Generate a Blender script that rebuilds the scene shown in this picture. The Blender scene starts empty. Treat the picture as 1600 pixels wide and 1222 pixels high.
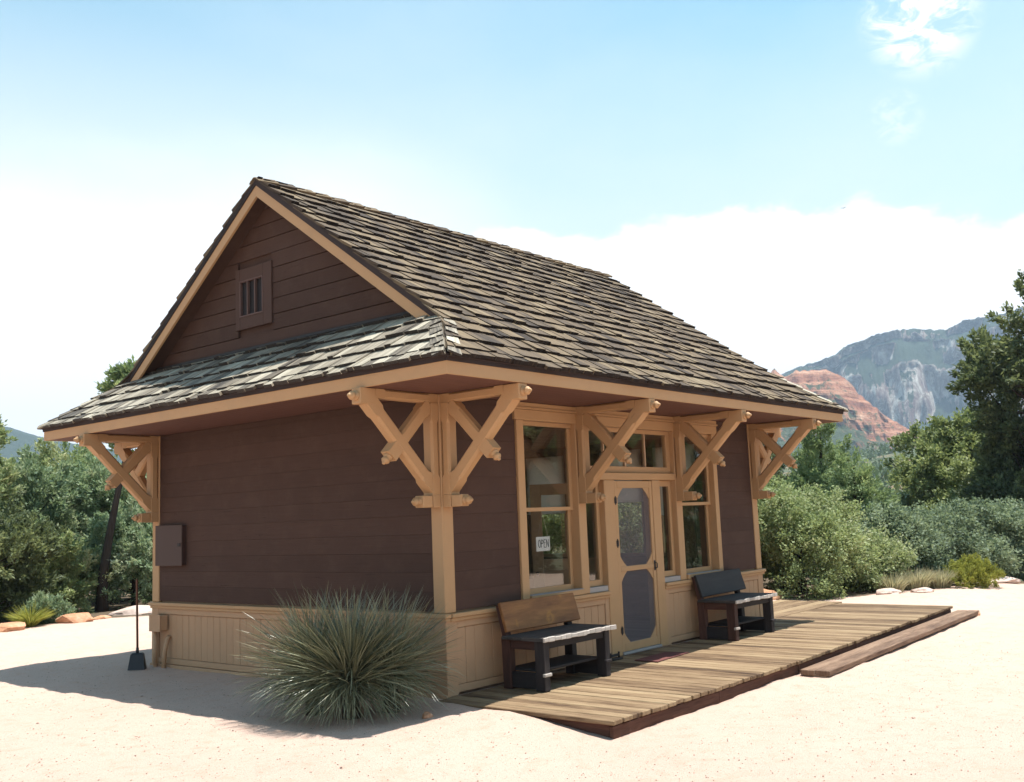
import bpy, math, random
import numpy as np
from mathutils import Vector, Matrix, noise as mnoise

random.seed(7)
rng = np.random.default_rng(11)
S = bpy.context.scene
COL = S.collection
rad = math.radians

# ------------------------------------------------------------------ camera, sky, sun, exposure
cam_data = bpy.data.cameras.new('camera')
cam = bpy.data.objects.new('camera', cam_data)
COL.objects.link(cam)
CAM = Vector((-6.9686, -6.6771, 1.65))
RIGHT = Vector((0.64023868, -0.7671408, -0.03986762))
UP = Vector((-0.07063729, -0.11047271, 0.9913658))
FWD = Vector((0.76492144, 0.63189459, 0.12491765))
m = Matrix((RIGHT, UP, -FWD)).transposed().to_4x4()
m.translation = CAM
cam.matrix_world = m
cam_data.sensor_fit = 'HORIZONTAL'
cam_data.sensor_width = 36.0
cam_data.lens = 1568.37 / 1600 * 36.0
cam_data.clip_start = 0.05
cam_data.clip_end = 12000
S.camera = cam

SUN = Vector((0.216, -0.16, 1.0)).normalized()
EL = math.asin(SUN.z)
ROT = math.atan2(SUN.x, SUN.y)
w = bpy.data.worlds.new('World')
S.world = w
w.use_nodes = True


def nt_clear(t):
    for n in list(t.nodes):
        t.nodes.remove(n)


def N(t, typ, **kw):
    n = t.nodes.new(typ)
    for k, v in kw.items():
        if k in ('op', 'operation'):
            n.operation = v
        elif k.startswith('i_'):
            n.inputs[k[2:].replace('_', ' ')].default_value = v
        elif k[0] == 'n' and k[1:].isdigit():
            n.inputs[int(k[1:])].default_value = v
        else:
            setattr(n, k, v)
    return n


def ramp(t, stops, fac=None):
    r = N(t, 'ShaderNodeValToRGB')
    e = r.color_ramp.elements
    while len(e) < len(stops):
        e.new(0.5)
    for i, (p, c) in enumerate(stops):
        e[i].position = p
        c = (c, c, c) if isinstance(c, (int, float)) else c
        e[i].color = (c[0], c[1], c[2], 1)
    if fac is not None:
        t.links.new(fac, r.inputs[0])
    return r


t = w.node_tree
nt_clear(t)
L = t.links.new
out = N(t, 'ShaderNodeOutputWorld')
sky = N(t, 'ShaderNodeTexSky')
sky.sky_type = 'NISHITA'
sky.sun_disc = False
sky.sun_elevation = EL
sky.sun_rotation = ROT
sky.air_density = 1.0
sky.dust_density = 0.6
sky.ozone_density = 1.2
bg1 = N(t, 'ShaderNodeBackground')
bg1.inputs[1].default_value = 0.115
hsv = N(t, 'ShaderNodeHueSaturation')
hsv.inputs['Saturation'].default_value = 1.2
hsv.inputs['Hue'].default_value = 0.462
L(sky.outputs[0], hsv.inputs['Color'])
L(hsv.outputs[0], bg1.inputs[0])
bg2 = N(t, 'ShaderNodeBackground')
bg2.inputs[0].default_value = (0.935, 1.0, 1.0, 1)
bg2.inputs[1].default_value = 0.60
tc = N(t, 'ShaderNodeTexCoord')
sep = N(t, 'ShaderNodeSeparateXYZ')
L(tc.outputs['Generated'], sep.inputs[0])


def M2(op, a, b=None, c=None):
    n = N(t, 'ShaderNodeMath', operation=op)
    for i, v in enumerate((a, b, c)):
        if v is None:
            continue
        if isinstance(v, (int, float)):
            n.inputs[i].default_value = v
        else:
            L(v, n.inputs[i])
    return n.outputs[0]


def dotdir(az, el):
    d = Vector((math.cos(rad(el)) * math.cos(rad(az)), math.cos(rad(el)) * math.sin(rad(az)), math.sin(rad(el))))
    n = N(t, 'ShaderNodeVectorMath', operation='DOT_PRODUCT')
    L(tc.outputs['Generated'], n.inputs[0])
    n.inputs[1].default_value = d
    return n.outputs['Value']


def mapr(v, a, b, c=0.0, d=1.0, typ='SMOOTHSTEP'):
    n = N(t, 'ShaderNodeMapRange', interpolation_type=typ)
    L(v, n.inputs[0])
    for i, q in enumerate((a, b, c, d)):
        n.inputs[i + 1].default_value = q
    return n.outputs[0]


def wnoise(scale, detail, rough, vec=None, dist=0.0):
    n = N(t, 'ShaderNodeTexNoise')
    n.inputs['Scale'].default_value = scale
    n.inputs['Detail'].default_value = detail
    n.inputs['Roughness'].default_value = rough
    n.inputs['Distortion'].default_value = dist
    L(vec or tc.outputs['Generated'], n.inputs['Vector'])
    return n.outputs['Fac']


mp = N(t, 'ShaderNodeMapping')
mp.inputs['Scale'].default_value = (1, 1, 2.0)
L(tc.outputs['Generated'], mp.inputs[0])
nz_big = wnoise(2.3, 6, 0.55, mp.outputs[0])
nz_puff = wnoise(9.0, 8, 0.58, mp.outputs[0], 0.15)
# a bank of cumulus low in the sky (top edge ragged) and a pale veil above it
elv = sep.outputs['Z']
edge = M2('ADD', elv, M2('MULTIPLY', M2('SUBTRACT', nz_big, 0.5), 0.09))
edge = M2('ADD', edge, M2('MULTIPLY', M2('SUBTRACT', nz_puff, 0.5), 0.060))
swell = mapr(dotdir(24, 11), 0.975, 0.998, 0.0, -0.012)      # the bank swells in the east
edge = M2('ADD', edge, swell)
soft = mapr(dotdir(74, 14), 0.80, 0.93)
bank = M2('ADD', M2('MULTIPLY', mapr(edge, 0.268, 0.258), M2('SUBTRACT', 1.0, soft)), M2('MULTIPLY', mapr(edge, 0.37, 0.20), soft))
veil = mapr(M2('ADD', elv, M2('MULTIPLY', M2('SUBTRACT', nz_big, 0.5), 0.25)), 0.56, 0.17, 0.0, 0.92, 'LINEAR')
north = mapr(dotdir(74, 14), 0.66, 0.92, 0.0, 1.0)          # thicker haze to the north
veil = M2('MAXIMUM', veil, M2('MULTIPLY', north, mapr(elv, 0.56, 0.24)))
wv = N(t, 'ShaderNodeMapping')
wv.inputs['Scale'].default_value = (1.0, 3.2, 5.0)
wv.inputs['Rotation'].default_value = (0.2, 0.3, 0.5)
L(tc.outputs['Generated'], wv.inputs[0])
wisp = wnoise(3.2, 9, 0.62, wv.outputs[0], 0.5)
wisp = mapr(wisp, 0.56, 0.80, 0.0, 0.55)
fl = N(t, 'ShaderNodeMapping')
fl.inputs['Scale'].default_value = (1.0, 1.6, 3.4)
fl.inputs['Rotation'].default_value = (0.5, 0.2, 0.3)
L(tc.outputs['Generated'], fl.inputs[0])
nz_fleck = wnoise(21.0, 9, 0.62, fl.outputs[0], 0.9)
tuft = M2('MULTIPLY', mapr(dotdir(15.6, 24.7), 0.9984, 0.99995), mapr(nz_fleck, 0.36, 0.60, 0, 0.95))
tuft2 = M2('MULTIPLY', mapr(dotdir(17.3, 20.1), 0.9996, 0.99998), mapr(nz_fleck, 0.40, 0.66, 0, 0.45))
cl = M2('MAXIMUM', bank, veil)
cl = M2('MAXIMUM', cl, wisp)
cl = M2('MAXIMUM', cl, M2('MAXIMUM', tuft, tuft2))
cl = M2('MINIMUM', cl, 1.0)
mix = N(t, 'ShaderNodeMixShader')
L(cl, mix.inputs[0])
L(bg1.outputs[0], mix.inputs[1])
L(bg2.outputs[0], mix.inputs[2])
bg3 = N(t, 'ShaderNodeBackground')            # the sunlit cumulus itself is brighter than the veil
bg3.inputs[0].default_value = (1.0, 1.0, 1.0, 1)
bg3.inputs[1].default_value = 0.74
mix2 = N(t, 'ShaderNodeMixShader')
L(M2('MAXIMUM', bank, M2('MAXIMUM', tuft, tuft2)), mix2.inputs[0])
L(mix.outputs[0], mix2.inputs[1])
L(bg3.outputs[0], mix2.inputs[2])
L(mix2.outputs[0], out.inputs[0])

sd = bpy.data.lights.new('sun', 'SUN')
sd.energy = 5.0
sd.angle = rad(0.53)
sd.color = (1.0, 0.975, 0.925)
so = bpy.data.objects.new('sun', sd)
COL.objects.link(so)
so.rotation_euler = (-SUN).to_track_quat('-Z', 'Y').to_euler()
so.location = (10, -10, 40)

S.view_settings.view_transform = 'Standard'
S.view_settings.look = 'None'
S.view_settings.gamma = 1.0
S.view_settings.use_curve_mapping = False
S.view_settings.exposure = 0.88
S.render.engine = 'CYCLES'
S.cycles.use_denoising = True
S.cycles.max_bounces = 8
S.cycles.diffuse_bounces = 4
S.cycles.transparent_max_bounces = 12
S.cycles.volume_bounces = 0
S.cycles.sample_clamp_indirect = 6.0
S.cycles.caustics_reflective = False
S.cycles.caustics_refractive = False

# ------------------------------------------------------------------ helpers


def V3(*a):
    return np.array(a, float)


WORLD = {}


def empty(name, loc):
    o = bpy.data.objects.new(name, None)
    o.empty_display_size = 0.2
    COL.objects.link(o)
    o.location = loc
    WORLD[o] = np.array(loc, float)
    return o


def tag(o, label, cat, group=None, kind=None):
    if label:
        o['label'] = label
    if cat:
        o['category'] = cat
    if group:
        o['group'] = group
    if kind:
        o['kind'] = kind
    return o


def place(o, world, parent=None):
    world = np.array(world, float)
    WORLD[o] = world
    if parent is not None:
        o.parent = parent
        o.location = world - WORLD[parent]
    else:
        o.location = world


class MB:
    """collects polygons with metre-scaled UVs and a per-face tint, builds one mesh object"""

    def __init__(s):
        s.v, s.f, s.uv, s.t = [], [], [], []

    def add(s, verts, faces, uvs, tint=0.5):
        b = len(s.v)
        s.v.extend([tuple(p) for p in verts])
        for f, u in zip(faces, uvs):
            s.f.append([i + b for i in f])
            s.uv.extend(u)
            s.t.append(tint)

    def box(s, c, Lv, Wv, Tv, ch=0.0, tint=None, off=None):
        """box with centre c and full edge vectors L (grain), W, T"""
        c = np.array(c, float)
        E = [np.array(q, float) for q in (Lv, Wv, Tv)]
        ln = [np.linalg.norm(e) for e in E]
        A = [e / max(n, 1e-9) for e, n in zip(E, ln)]
        h = [n / 2 for n in ln]
        ch = min(ch, 0.45 * min(ln))
        if tint is None:
            tint = random.random()
        if off is None:
            off = (random.random() * 9, random.random() * 9)
        loc, faces = [], []
        if ch <= 0:
            for x in (-1, 1):
                for y in (-1, 1):
                    for z in (-1, 1):
                        loc.append((x * h[0], y * h[1], z * h[2]))
            faces = [(0, 1, 3, 2), (4, 6, 7, 5), (0, 4, 5, 1), (2, 3, 7, 6), (0, 2, 6, 4), (1, 5, 7, 3)]
        else:
            idx = {}
            for x in (-1, 1):
                for y in (-1, 1):
                    for z in (-1, 1):
                        sg = (x, y, z)
                        for a in range(3):
                            p = [sg[k] * (h[k] - ch) for k in range(3)]
                            p[a] = sg[a] * h[a]
                            idx[(sg, a)] = len(loc)
                            loc.append(tuple(p))

            def q(a, sa, order):
                b_, c_ = [k for k in range(3) if k != a]
                r = []
                for sb, sc in order:
                    sg = [0, 0, 0]
                    sg[a], sg[b_], sg[c_] = sa, sb, sc
                    r.append(idx[(tuple(sg), a)])
                return r
            for a in range(3):
                for sa in (-1, 1):
                    faces.append(q(a, sa, [(-1, -1), (1, -1), (1, 1), (-1, 1)]))
            for a in range(3):          # edges parallel to axis a
                b_, c_ = [k for k in range(3) if k != a]
                for sb in (-1, 1):
                    for sc in (-1, 1):
                        s0, s1 = [0] * 3, [0] * 3
                        s0[a], s1[a] = -1, 1
                        s0[b_] = s1[b_] = sb
                        s0[c_] = s1[c_] = sc
                        s0, s1 = tuple(s0), tuple(s1)
                        faces.append([idx[(s0, b_)], idx[(s1, b_)], idx[(s1, c_)], idx[(s0, c_)]])
            for x in (-1, 1):
                for y in (-1, 1):
                    for z in (-1, 1):
                        faces.append([idx[((x, y, z), k)] for k in range(3)])
        loc = np.array(loc)
        # orient outward
        fs, us = [], []
        for f in faces:
            p = loc[list(f)]
            n = np.cross(p[1] - p[0], p[2] - p[0])
            if n @ p.mean(0) < 0:
                f = list(f)[::-1]
                n = -n
            an = np.abs(n)
            k = int(np.argmax(an))
            uu = []
            for i in f:
                l, w_, t_ = loc[i]
                if k == 2:
                    uu.append((w_ + off[0], l + off[1]))
                elif k == 1:
                    uu.append((t_ + off[0] + 3.1, l + off[1]))
                else:
                    uu.append((w_ + off[0], t_ + off[1]))
            fs.append(f)
            us.append(uu)
        # handedness: mirrored frames flip the normals
        if np.dot(np.cross(A[0], A[1]), A[2]) < 0:
            fs = [list(f)[::-1] for f in fs]
            us = [u[::-1] for u in us]
        W = c + loc[:, :1] * A[0] + loc[:, 1:2] * A[1] + loc[:, 2:] * A[2]
        s.add(W, fs, us, tint)

    def aab(s, x0, x1, y0, y1, z0, z1, ax='z', ch=0.004, tint=None):
        """axis aligned box, grain along ax"""
        c = ((x0 + x1) / 2, (y0 + y1) / 2, (z0 + z1) / 2)
        e = {'x': V3(x1 - x0, 0, 0), 'y': V3(0, y1 - y0, 0), 'z': V3(0, 0, z1 - z0)}
        rest = [k for k in 'xyz' if k != ax]
        rest.sort(key=lambda k: -np.linalg.norm(e[k]))
        s.box(c, e[ax], e[rest[0]], e[rest[1]], ch, tint)

    def prism(s, poly, ext, tint=None, grain=None):
        """polygon (list of 3D points) pushed along ext"""
        if tint is None:
            tint = random.random()
        P = [np.array(p, float) for p in poly]
        ext = np.array(ext, float)
        n = len(P)
        V = P + [p + ext for p in P]
        nrm = np.cross(P[1] - P[0], P[2] - P[0])
        g = np.array(grain, float) if grain is not None else P[1] - P[0]
        g = g / np.linalg.norm(g)
        sd_ = np.cross(nrm / np.linalg.norm(nrm), g)
        o = (random.random() * 9, random.random() * 9)

        def uv(p):
            return (p @ sd_ + o[0], p @ g + o[1])
        F, U = [], []
        top = list(range(n, 2 * n))
        bot = list(range(n))[::-1]
        if nrm @ ext < 0:
            top, bot = top[::-1], bot[::-1]
        for f in (top, bot):
            F.append(f)
            U.append([uv(V[i]) for i in f])
        for i in range(n):
            j = (i + 1) % n
            f = [i, j, j + n, i + n]
            if nrm @ ext < 0:
                f = f[::-1]
            F.append(f)
            d = P[j] - P[i]
            ll = np.linalg.norm(d)
            h_ = np.linalg.norm(ext)
            um = {i: (o[0], o[1]), j: (o[0], o[1] + ll), j + n: (o[0] + h_, o[1] + ll), i + n: (o[0] + h_, o[1])}
            U.append([um[k] for k in f])
        s.add(V, F, U, tint)

    def tube(s, pts, radii, seg=8, tint=None, cap=True):
        if tint is None:
            tint = random.random()
        pts = [np.array(p, float) for p in pts]
        n = len(pts)
        V, F, U = [], [], []
        o = random.random() * 7
        ref = V3(0.31, 0.77, 0.55)
        dist = 0
        for i, p in enumerate(pts):
            d = pts[min(i + 1, n - 1)] - pts[max(i - 1, 0)]
            d = d / max(np.linalg.norm(d), 1e-9)
            a = np.cross(d, ref)
            a /= np.linalg.norm(a)
            b = np.cross(d, a)
            for k in range(seg):
                an = 2 * math.pi * k / seg
                V.append(p + radii[i] * (a * math.cos(an) + b * math.sin(an)))
        for i in range(n - 1):
            l0 = dist
            dist += np.linalg.norm(pts[i + 1] - pts[i])
            for k in range(seg):
                k2 = (k + 1) % seg
                F.append([i * seg + k, i * seg + k2, (i + 1) * seg + k2, (i + 1) * seg + k])
                c = 2 * math.pi * radii[0] / seg
                U.append([(o + k * c, l0), (o + (k + 1) * c, l0), (o + (k + 1) * c, dist), (o + k * c, dist)])
        if cap:
            F.append(list(range(seg))[::-1])
            U.append([(o, 0)] * seg)
            F.append([(n - 1) * seg + k for k in range(seg)])
            U.append([(o, 0)] * seg)
        s.add(V, F, U, tint)

    def build(s, name, mat, parent=None, smooth=False, origin=None):
        V = np.array(s.v, np.float32)
        if origin is None:
            origin = (V.min(0) + V.max(0)) / 2
        origin = np.array(origin, float)
        me = bpy.data.meshes.new(name)
        me.from_pydata((V - origin).tolist(), [], s.f)
        uvl = me.uv_layers.new(name='UVMap')
        uvl.data.foreach_set('uv', np.array(s.uv, np.float32).ravel())
        a = me.attributes.new('tint', 'FLOAT', 'FACE')
        a.data.foreach_set('value', np.array(s.t, np.float32))
        me.materials.append(mat)
        if smooth:
            me.polygons.foreach_set('use_smooth', [True] * len(me.polygons))
        o = bpy.data.objects.new(name, me)
        COL.objects.link(o)
        place(o, origin, parent)
        return o


def quad_mesh(name, V, tint, mat, nv=4, uv=None):
    """mesh from an array of separate faces: V (n, nv, 3)"""
    n = len(V)
    me = bpy.data.meshes.new(name)
    me.vertices.add(n * nv)
    me.vertices.foreach_set('co', np.ascontiguousarray(V, np.float32).ravel())
    me.loops.add(n * nv)
    me.loops.foreach_set('vertex_index', np.arange(n * nv, dtype=np.int32))
    me.polygons.add(n)
    me.polygons.foreach_set('loop_start', np.arange(0, n * nv, nv, dtype=np.int32))
    me.update(calc_edges=True)
    a = me.attributes.new('tint', 'FLOAT', 'FACE')
    a.data.foreach_set('value', np.ascontiguousarray(tint, np.float32))
    me.materials.append(mat)
    return me


def grid_mesh(name, P, mat, attrs=None, smooth=True):
    """P (a, b, 3) -> grid surface"""
    a, b, _ = P.shape
    me = bpy.data.meshes.new(name)
    me.vertices.add(a * b)
    me.vertices.foreach_set('co', np.ascontiguousarray(P, np.float32).ravel())
    i, j = np.meshgrid(np.arange(a - 1), np.arange(b - 1), indexing='ij')
    q = np.stack([i * b + j, (i + 1) * b + j, (i + 1) * b + j + 1, i * b + j + 1], -1).reshape(-1, 4).astype(np.int32)
    me.loops.add(q.size)
    me.loops.foreach_set('vertex_index', q.ravel())
    me.polygons.add(len(q))
    me.polygons.foreach_set('loop_start', np.arange(0, q.size, 4, dtype=np.int32))
    me.update(calc_edges=True)
    if smooth:
        me.polygons.foreach_set('use_smooth', np.ones(len(q), bool))
    for k, v in (attrs or {}).items():
        at = me.attributes.new(k, 'FLOAT', 'POINT')
        at.data.foreach_set('value', np.ascontiguousarray(v, np.float32).ravel())
    me.materials.append(mat)
    return me


# ------------------------------------------------------------------ materials


def new_mat(name):
    m = bpy.data.materials.new(name)
    m.use_nodes = True
    nt_clear(m.node_tree)
    t = m.node_tree
    o = N(t, 'ShaderNodeOutputMaterial')
    return m, t, o


def principled(t, o, rough=0.7, spec=0.3):
    p = N(t, 'ShaderNodeBsdfPrincipled')
    p.inputs['Roughness'].default_value = rough
    p.inputs['Specular IOR Level'].default_value = spec
    t.links.new(p.outputs[0], o.inputs[0])
    return p


def tex(t, vec, scale, detail=4, rough=0.6, dist=0.0, mapscale=None):
    if mapscale is not None:
        mp_ = N(t, 'ShaderNodeMapping')
        mp_.inputs['Scale'].default_value = mapscale
        t.links.new(vec, mp_.inputs[0])
        vec = mp_.outputs[0]
    n = N(t, 'ShaderNodeTexNoise')
    n.inputs['Scale'].default_value = scale
    n.inputs['Detail'].default_value = detail
    n.inputs['Roughness'].default_value = rough
    n.inputs['Distortion'].default_value = dist
    t.links.new(vec, n.inputs['Vector'])
    return n.outputs['Fac']


def mixc(t, fac, a, b, mode='MIX'):
    n = N(t, 'ShaderNodeMix', data_type='RGBA', blend_type=mode)
    for s_, v in ((n.inputs[0], fac), (n.inputs[6], a), (n.inputs[7], b)):
        if isinstance(v, (int, float)):
            s_.default_value = v
        elif isinstance(v, tuple):
            s_.default_value = (*v[:3], 1)
        else:
            t.links.new(v, s_)
    return n.outputs[2]


def math_(t, op, a, b=None):
    n = N(t, 'ShaderNodeMath', operation=op)
    for i, v in enumerate((a, b)):
        if v is None:
            continue
        if isinstance(v, (int, float)):
            n.inputs[i].default_value = v
        else:
            t.links.new(v, n.inputs[i])
    return n.outputs[0]


def bump(t, h, p, strength=0.3, dist=0.01):
    b = N(t, 'ShaderNodeBump')
    b.inputs['Strength'].default_value = strength
    b.inputs['Distance'].default_value = dist
    t.links.new(h, b.inputs['Height'])
    t.links.new(b.outputs[0], p.inputs['Normal'])


def wood(name, stops, grain=26, rough=0.75, spec=0.25, bstr=0.5, bdist=0.004, tint_amt=0.35, streak=0.6, worn=None, knots=None):
    """weathered board: colour from the board's tint and grain streaks along its length"""
    m, t, o = new_mat(name)
    p = principled(t, o, rough, spec)
    uv = N(t, 'ShaderNodeUVMap', uv_map='UVMap').outputs[0]
    ti = N(t, 'ShaderNodeAttribute', attribute_name='tint').outputs['Fac']
    g1 = tex(t, uv, 1.0, 6, 0.65, 0.35, (grain, 1.6, 1))
    g2 = tex(t, uv, 1.0, 4, 0.6, 0.1, (grain * 4.5, 5, 1))
    big = tex(t, uv, 1.0, 3, 0.6, 0.0, (2.5, 0.9, 1))
    f = math_(t, 'ADD', math_(t, 'MULTIPLY', g1, streak), math_(t, 'MULTIPLY', g2, 1 - streak))
    f = math_(t, 'ADD', f, math_(t, 'MULTIPLY', math_(t, 'SUBTRACT', ti, 0.5), tint_amt))
    f = math_(t, 'ADD', f, math_(t, 'MULTIPLY', math_(t, 'SUBTRACT', big, 0.5), 0.35))
    c = ramp(t, stops, f).outputs[0]
    if knots:
        vo = N(t, 'ShaderNodeTexVoronoi', feature='F1')
        mp_ = N(t, 'ShaderNodeMapping')
        mp_.inputs['Scale'].default_value = knots
        t.links.new(uv, mp_.inputs[0])
        nd = tex(t, uv, 9, 3)
        ad = N(t, 'ShaderNodeVectorMath', operation='ADD')
        t.links.new(mp_.outputs[0], ad.inputs[0])
        t.links.new(nd, ad.inputs[1])
        t.links.new(ad.outputs[0], vo.inputs['Vector'])
        vo.inputs['Scale'].default_value = 1.0
        k = ramp(t, [(0.05, 0.9), (0.16, 0.0), (0.21, 0.55), (0.30, 0.0)], vo.outputs['Distance']).outputs[0]
        c = mixc(t, k, c, (0.42, 0.19, 0.040))
    if worn:
        wn = tex(t, uv, 1.0, 7, 0.7, 0.6, (14, 3.0, 1))
        wf = ramp(t, [(worn[1], 0.0), (worn[1] + 0.12, 1.0)], wn).outputs[0]
        c = mixc(t, math_(t, 'MULTIPLY', wf, worn[2]), c, worn[0])
    t.links.new(c, p.inputs['Base Color'])
    bump(t, math_(t, 'ADD', g1, math_(t, 'MULTIPLY', g2, 0.6)), p, bstr, bdist)
    return m


def paint(name, col, var=0.10, rough=0.55, dirt=(0.25, 0.16, 0.10), dirt_amt=0.25, bstr=0.25, chip=None):
    m, t, o = new_mat(name)
    p = principled(t, o, rough, 0.22)
    uv = N(t, 'ShaderNodeUVMap', uv_map='UVMap').outputs[0]
    ob = N(t, 'ShaderNodeTexCoord').outputs['Object']
    ti = N(t, 'ShaderNodeAttribute', attribute_name='tint').outputs['Fac']
    g = tex(t, uv, 1.0, 5, 0.65, 0.2, (28, 1.6, 1))
    bl = tex(t, uv, 2.4, 5, 0.65)
    dk = tuple(x * (1 - var) for x in col)
    lt = tuple(min(1, x * (1 + var)) for x in col)
    c = mixc(t, math_(t, 'ADD', math_(t, 'MULTIPLY', bl, 0.7), math_(t, 'MULTIPLY', ti, 0.3)), dk, lt)
    d = ramp(t, [(0.50, 0.0), (0.78, 1.0)], tex(t, uv, 3.2, 7, 0.72, 0.4)).outputs[0]
    c = mixc(t, math_(t, 'MULTIPLY', d, dirt_amt), c, dirt)
    if chip:
        cf = ramp(t, [(0.66, 0.0), (0.69, 1.0)], tex(t, uv, 1.0, 6, 0.7, 0.3, (16, 5, 1))).outputs[0]
        c = mixc(t, math_(t, 'MULTIPLY', cf, chip[1]), c, chip[0])
    t.links.new(c, p.inputs['Base Color'])
    ck = ramp(t, [(0.30, 0.0), (0.36, 1.0)], tex(t, uv, 1.0, 7, 0.72, 0.5, (46, 2.2, 1))).outputs[0]
    c = mixc(t, math_(t, 'MULTIPLY', math_(t, 'SUBTRACT', 1.0, ck), 0.45), c, tuple(x * 0.45 for x in col))
    t.links.new(c, p.inputs['Base Color'])
    bump(t, math_(t, 'ADD', math_(t, 'ADD', math_(t, 'MULTIPLY', g, 0.7), math_(t, 'MULTIPLY', bl, 0.3)), math_(t, 'MULTIPLY', ck, 0.6)), p, bstr * 1.5, 0.004)
    return m


TAN = paint('tan_trim_paint', (0.450, 0.272, 0.138), 0.07, 0.5, (0.30, 0.19, 0.11), 0.28, 0.3)
TANP = paint('tan_panel_paint', (0.45, 0.275, 0.158), 0.08, 0.6, (0.30, 0.20, 0.12), 0.35, 0.3)
BROWN = paint('brown_siding_paint', (0.069, 0.038, 0.028), 0.30, 0.85, (0.098, 0.060, 0.044), 0.55, 0.7)
SOFF = paint('soffit_paint', (0.122, 0.058, 0.043), 0.12, 0.65, (0.07, 0.035, 0.028), 0.4, 0.4)
GREYSILL = paint('grey_sill_paint', (0.34, 0.31, 0.29), 0.1, 0.6, (0.2, 0.17, 0.14), 0.4, 0.3)
PALESHAKE = wood('pale_shake', [(0.26, (0.022, 0.018, 0.015)), (0.38, (0.105, 0.084, 0.062)), (0.50, (0.245, 0.205, 0.150)), (0.66, (0.42, 0.37, 0.28)), (0.9, (0.58, 0.53, 0.43))],
              34, 0.65, 0.35, 0.9, 0.008, 0.28, 0.60)  # paler shake colour for the left hip and the hip caps
SHEATH = wood('roof_edge_wood', [(0.2, (0.016, 0.011, 0.010)), (0.8, (0.060, 0.040, 0.036))], 20)
SHINGLE = wood('cedar_shake', [(0.24, (0.014, 0.010, 0.009)), (0.36, (0.046, 0.033, 0.024)), (0.48, (0.108, 0.077, 0.051)),
                               (0.60, (0.168, 0.118, 0.068)), (0.72, (0.235, 0.185, 0.118)), (0.90, (0.38, 0.335, 0.26))], 34, 0.8, 0.2, 0.9, 0.008, 0.26, 0.60)
DECK = wood('deck_boards', [(0.27, (0.040, 0.022, 0.013)), (0.40, (0.145, 0.090, 0.050)), (0.52, (0.225, 0.150, 0.085)), (0.66, (0.290, 0.205, 0.118)), (0.88, (0.38, 0.285, 0.175))],
            20, 0.8, 0.2, 1.0, 0.008, 0.30, 0.6)
STEPW = wood('step_boards', [(0.25, (0.075, 0.042, 0.028)), (0.5, (0.215, 0.135, 0.088)), (0.85, (0.38, 0.265, 0.180))], 18, 0.8, 0.2, 0.9, 0.006, 0.3)
REDWOOD = wood('red_brown_boards', [(0.25, (0.045, 0.019, 0.013)), (0.55, (0.115, 0.052, 0.034)), (0.85, (0.235, 0.130, 0.085))], 18, 0.8, 0.2, 0.7, 0.005, 0.3)
BENCH = wood('bench_dark_wood', [(0.25, (0.010, 0.009, 0.010)), (0.6, (0.030, 0.024, 0.024)), (0.9, (0.085, 0.070, 0.064))], 20, 0.7, 0.3, 0.6, 0.004, 0.25,
             worn=((0.30, 0.22, 0.17), 0.70, 0.55))
BENCHRED = wood('bench_red_brown_wood', [(0.25, (0.030, 0.015, 0.012)), (0.6, (0.090, 0.040, 0.028)), (0.9, (0.19, 0.10, 0.075))], 20, 0.7, 0.3, 0.6, 0.004, 0.25)
BACKPINE = wood('bench_pine_back', [(0.2, (0.050, 0.020, 0.009)), (0.5, (0.165, 0.068, 0.024)), (0.85, (0.33, 0.155, 0.050))], 11, 0.6, 0.3, 0.5, 0.003, 0.2,
                0.75, knots=(3.4, 2.4, 1))
BACKBLUE = wood('bench_charcoal_back', [(0.2, (0.012, 0.010, 0.010)), (0.6, (0.030, 0.026, 0.026)), (0.9, (0.075, 0.064, 0.060))], 16, 0.6, 0.3, 0.5, 0.003, 0.2,
                worn=((0.34, 0.30, 0.27), 0.72, 0.7))
SEATW = wood('bench_seat_wood', [(0.2, (0.018, 0.016, 0.016)), (0.55, (0.058, 0.051, 0.048)), (0.9, (0.22, 0.195, 0.175))], 20, 0.7, 0.3, 0.6, 0.004, 0.2)
PALEW = wood('sunlit_pale_edge', [(0.2, (0.24, 0.20, 0.17)), (0.8, (0.62, 0.56, 0.50))], 24, 0.8, 0.2, 0.7, 0.005)  # pale colour stands in for sun on the bench seat's front edge
INNER = wood('inner_boards', [(0.2, (0.17, 0.115, 0.075)), (0.8, (0.36, 0.25, 0.17))], 14, 0.7, 0.3, 0.3, 0.003, 0.3)
INDOOR = paint('inner_door_paint', (0.50, 0.335, 0.205), 0.1, 0.5, (0.2, 0.12, 0.07), 0.3)
HANDLE = wood('tool_handle_wood', [(0.2, (0.085, 0.035, 0.020)), (0.8, (0.24, 0.12, 0.075))], 40)


def plain(name, col, rough=0.5, metal=0.0, spec=0.4, nscale=18, namt=0.25, bstr=0.1):
    m, t, o = new_mat(name)
    p = principled(t, o, rough, spec)
    p.inputs['Metallic'].default_value = metal
    ob = N(t, 'ShaderNodeTexCoord').outputs['Object']
    n = tex(t, ob, nscale, 5, 0.6)
    c = mixc(t, n, tuple(x * (1 - namt) for x in col), tuple(min(1, x * (1 + namt)) for x in col))
    t.links.new(c, p.inputs['Base Color'])
    bump(t, n, p, bstr, 0.004)
    return m


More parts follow.
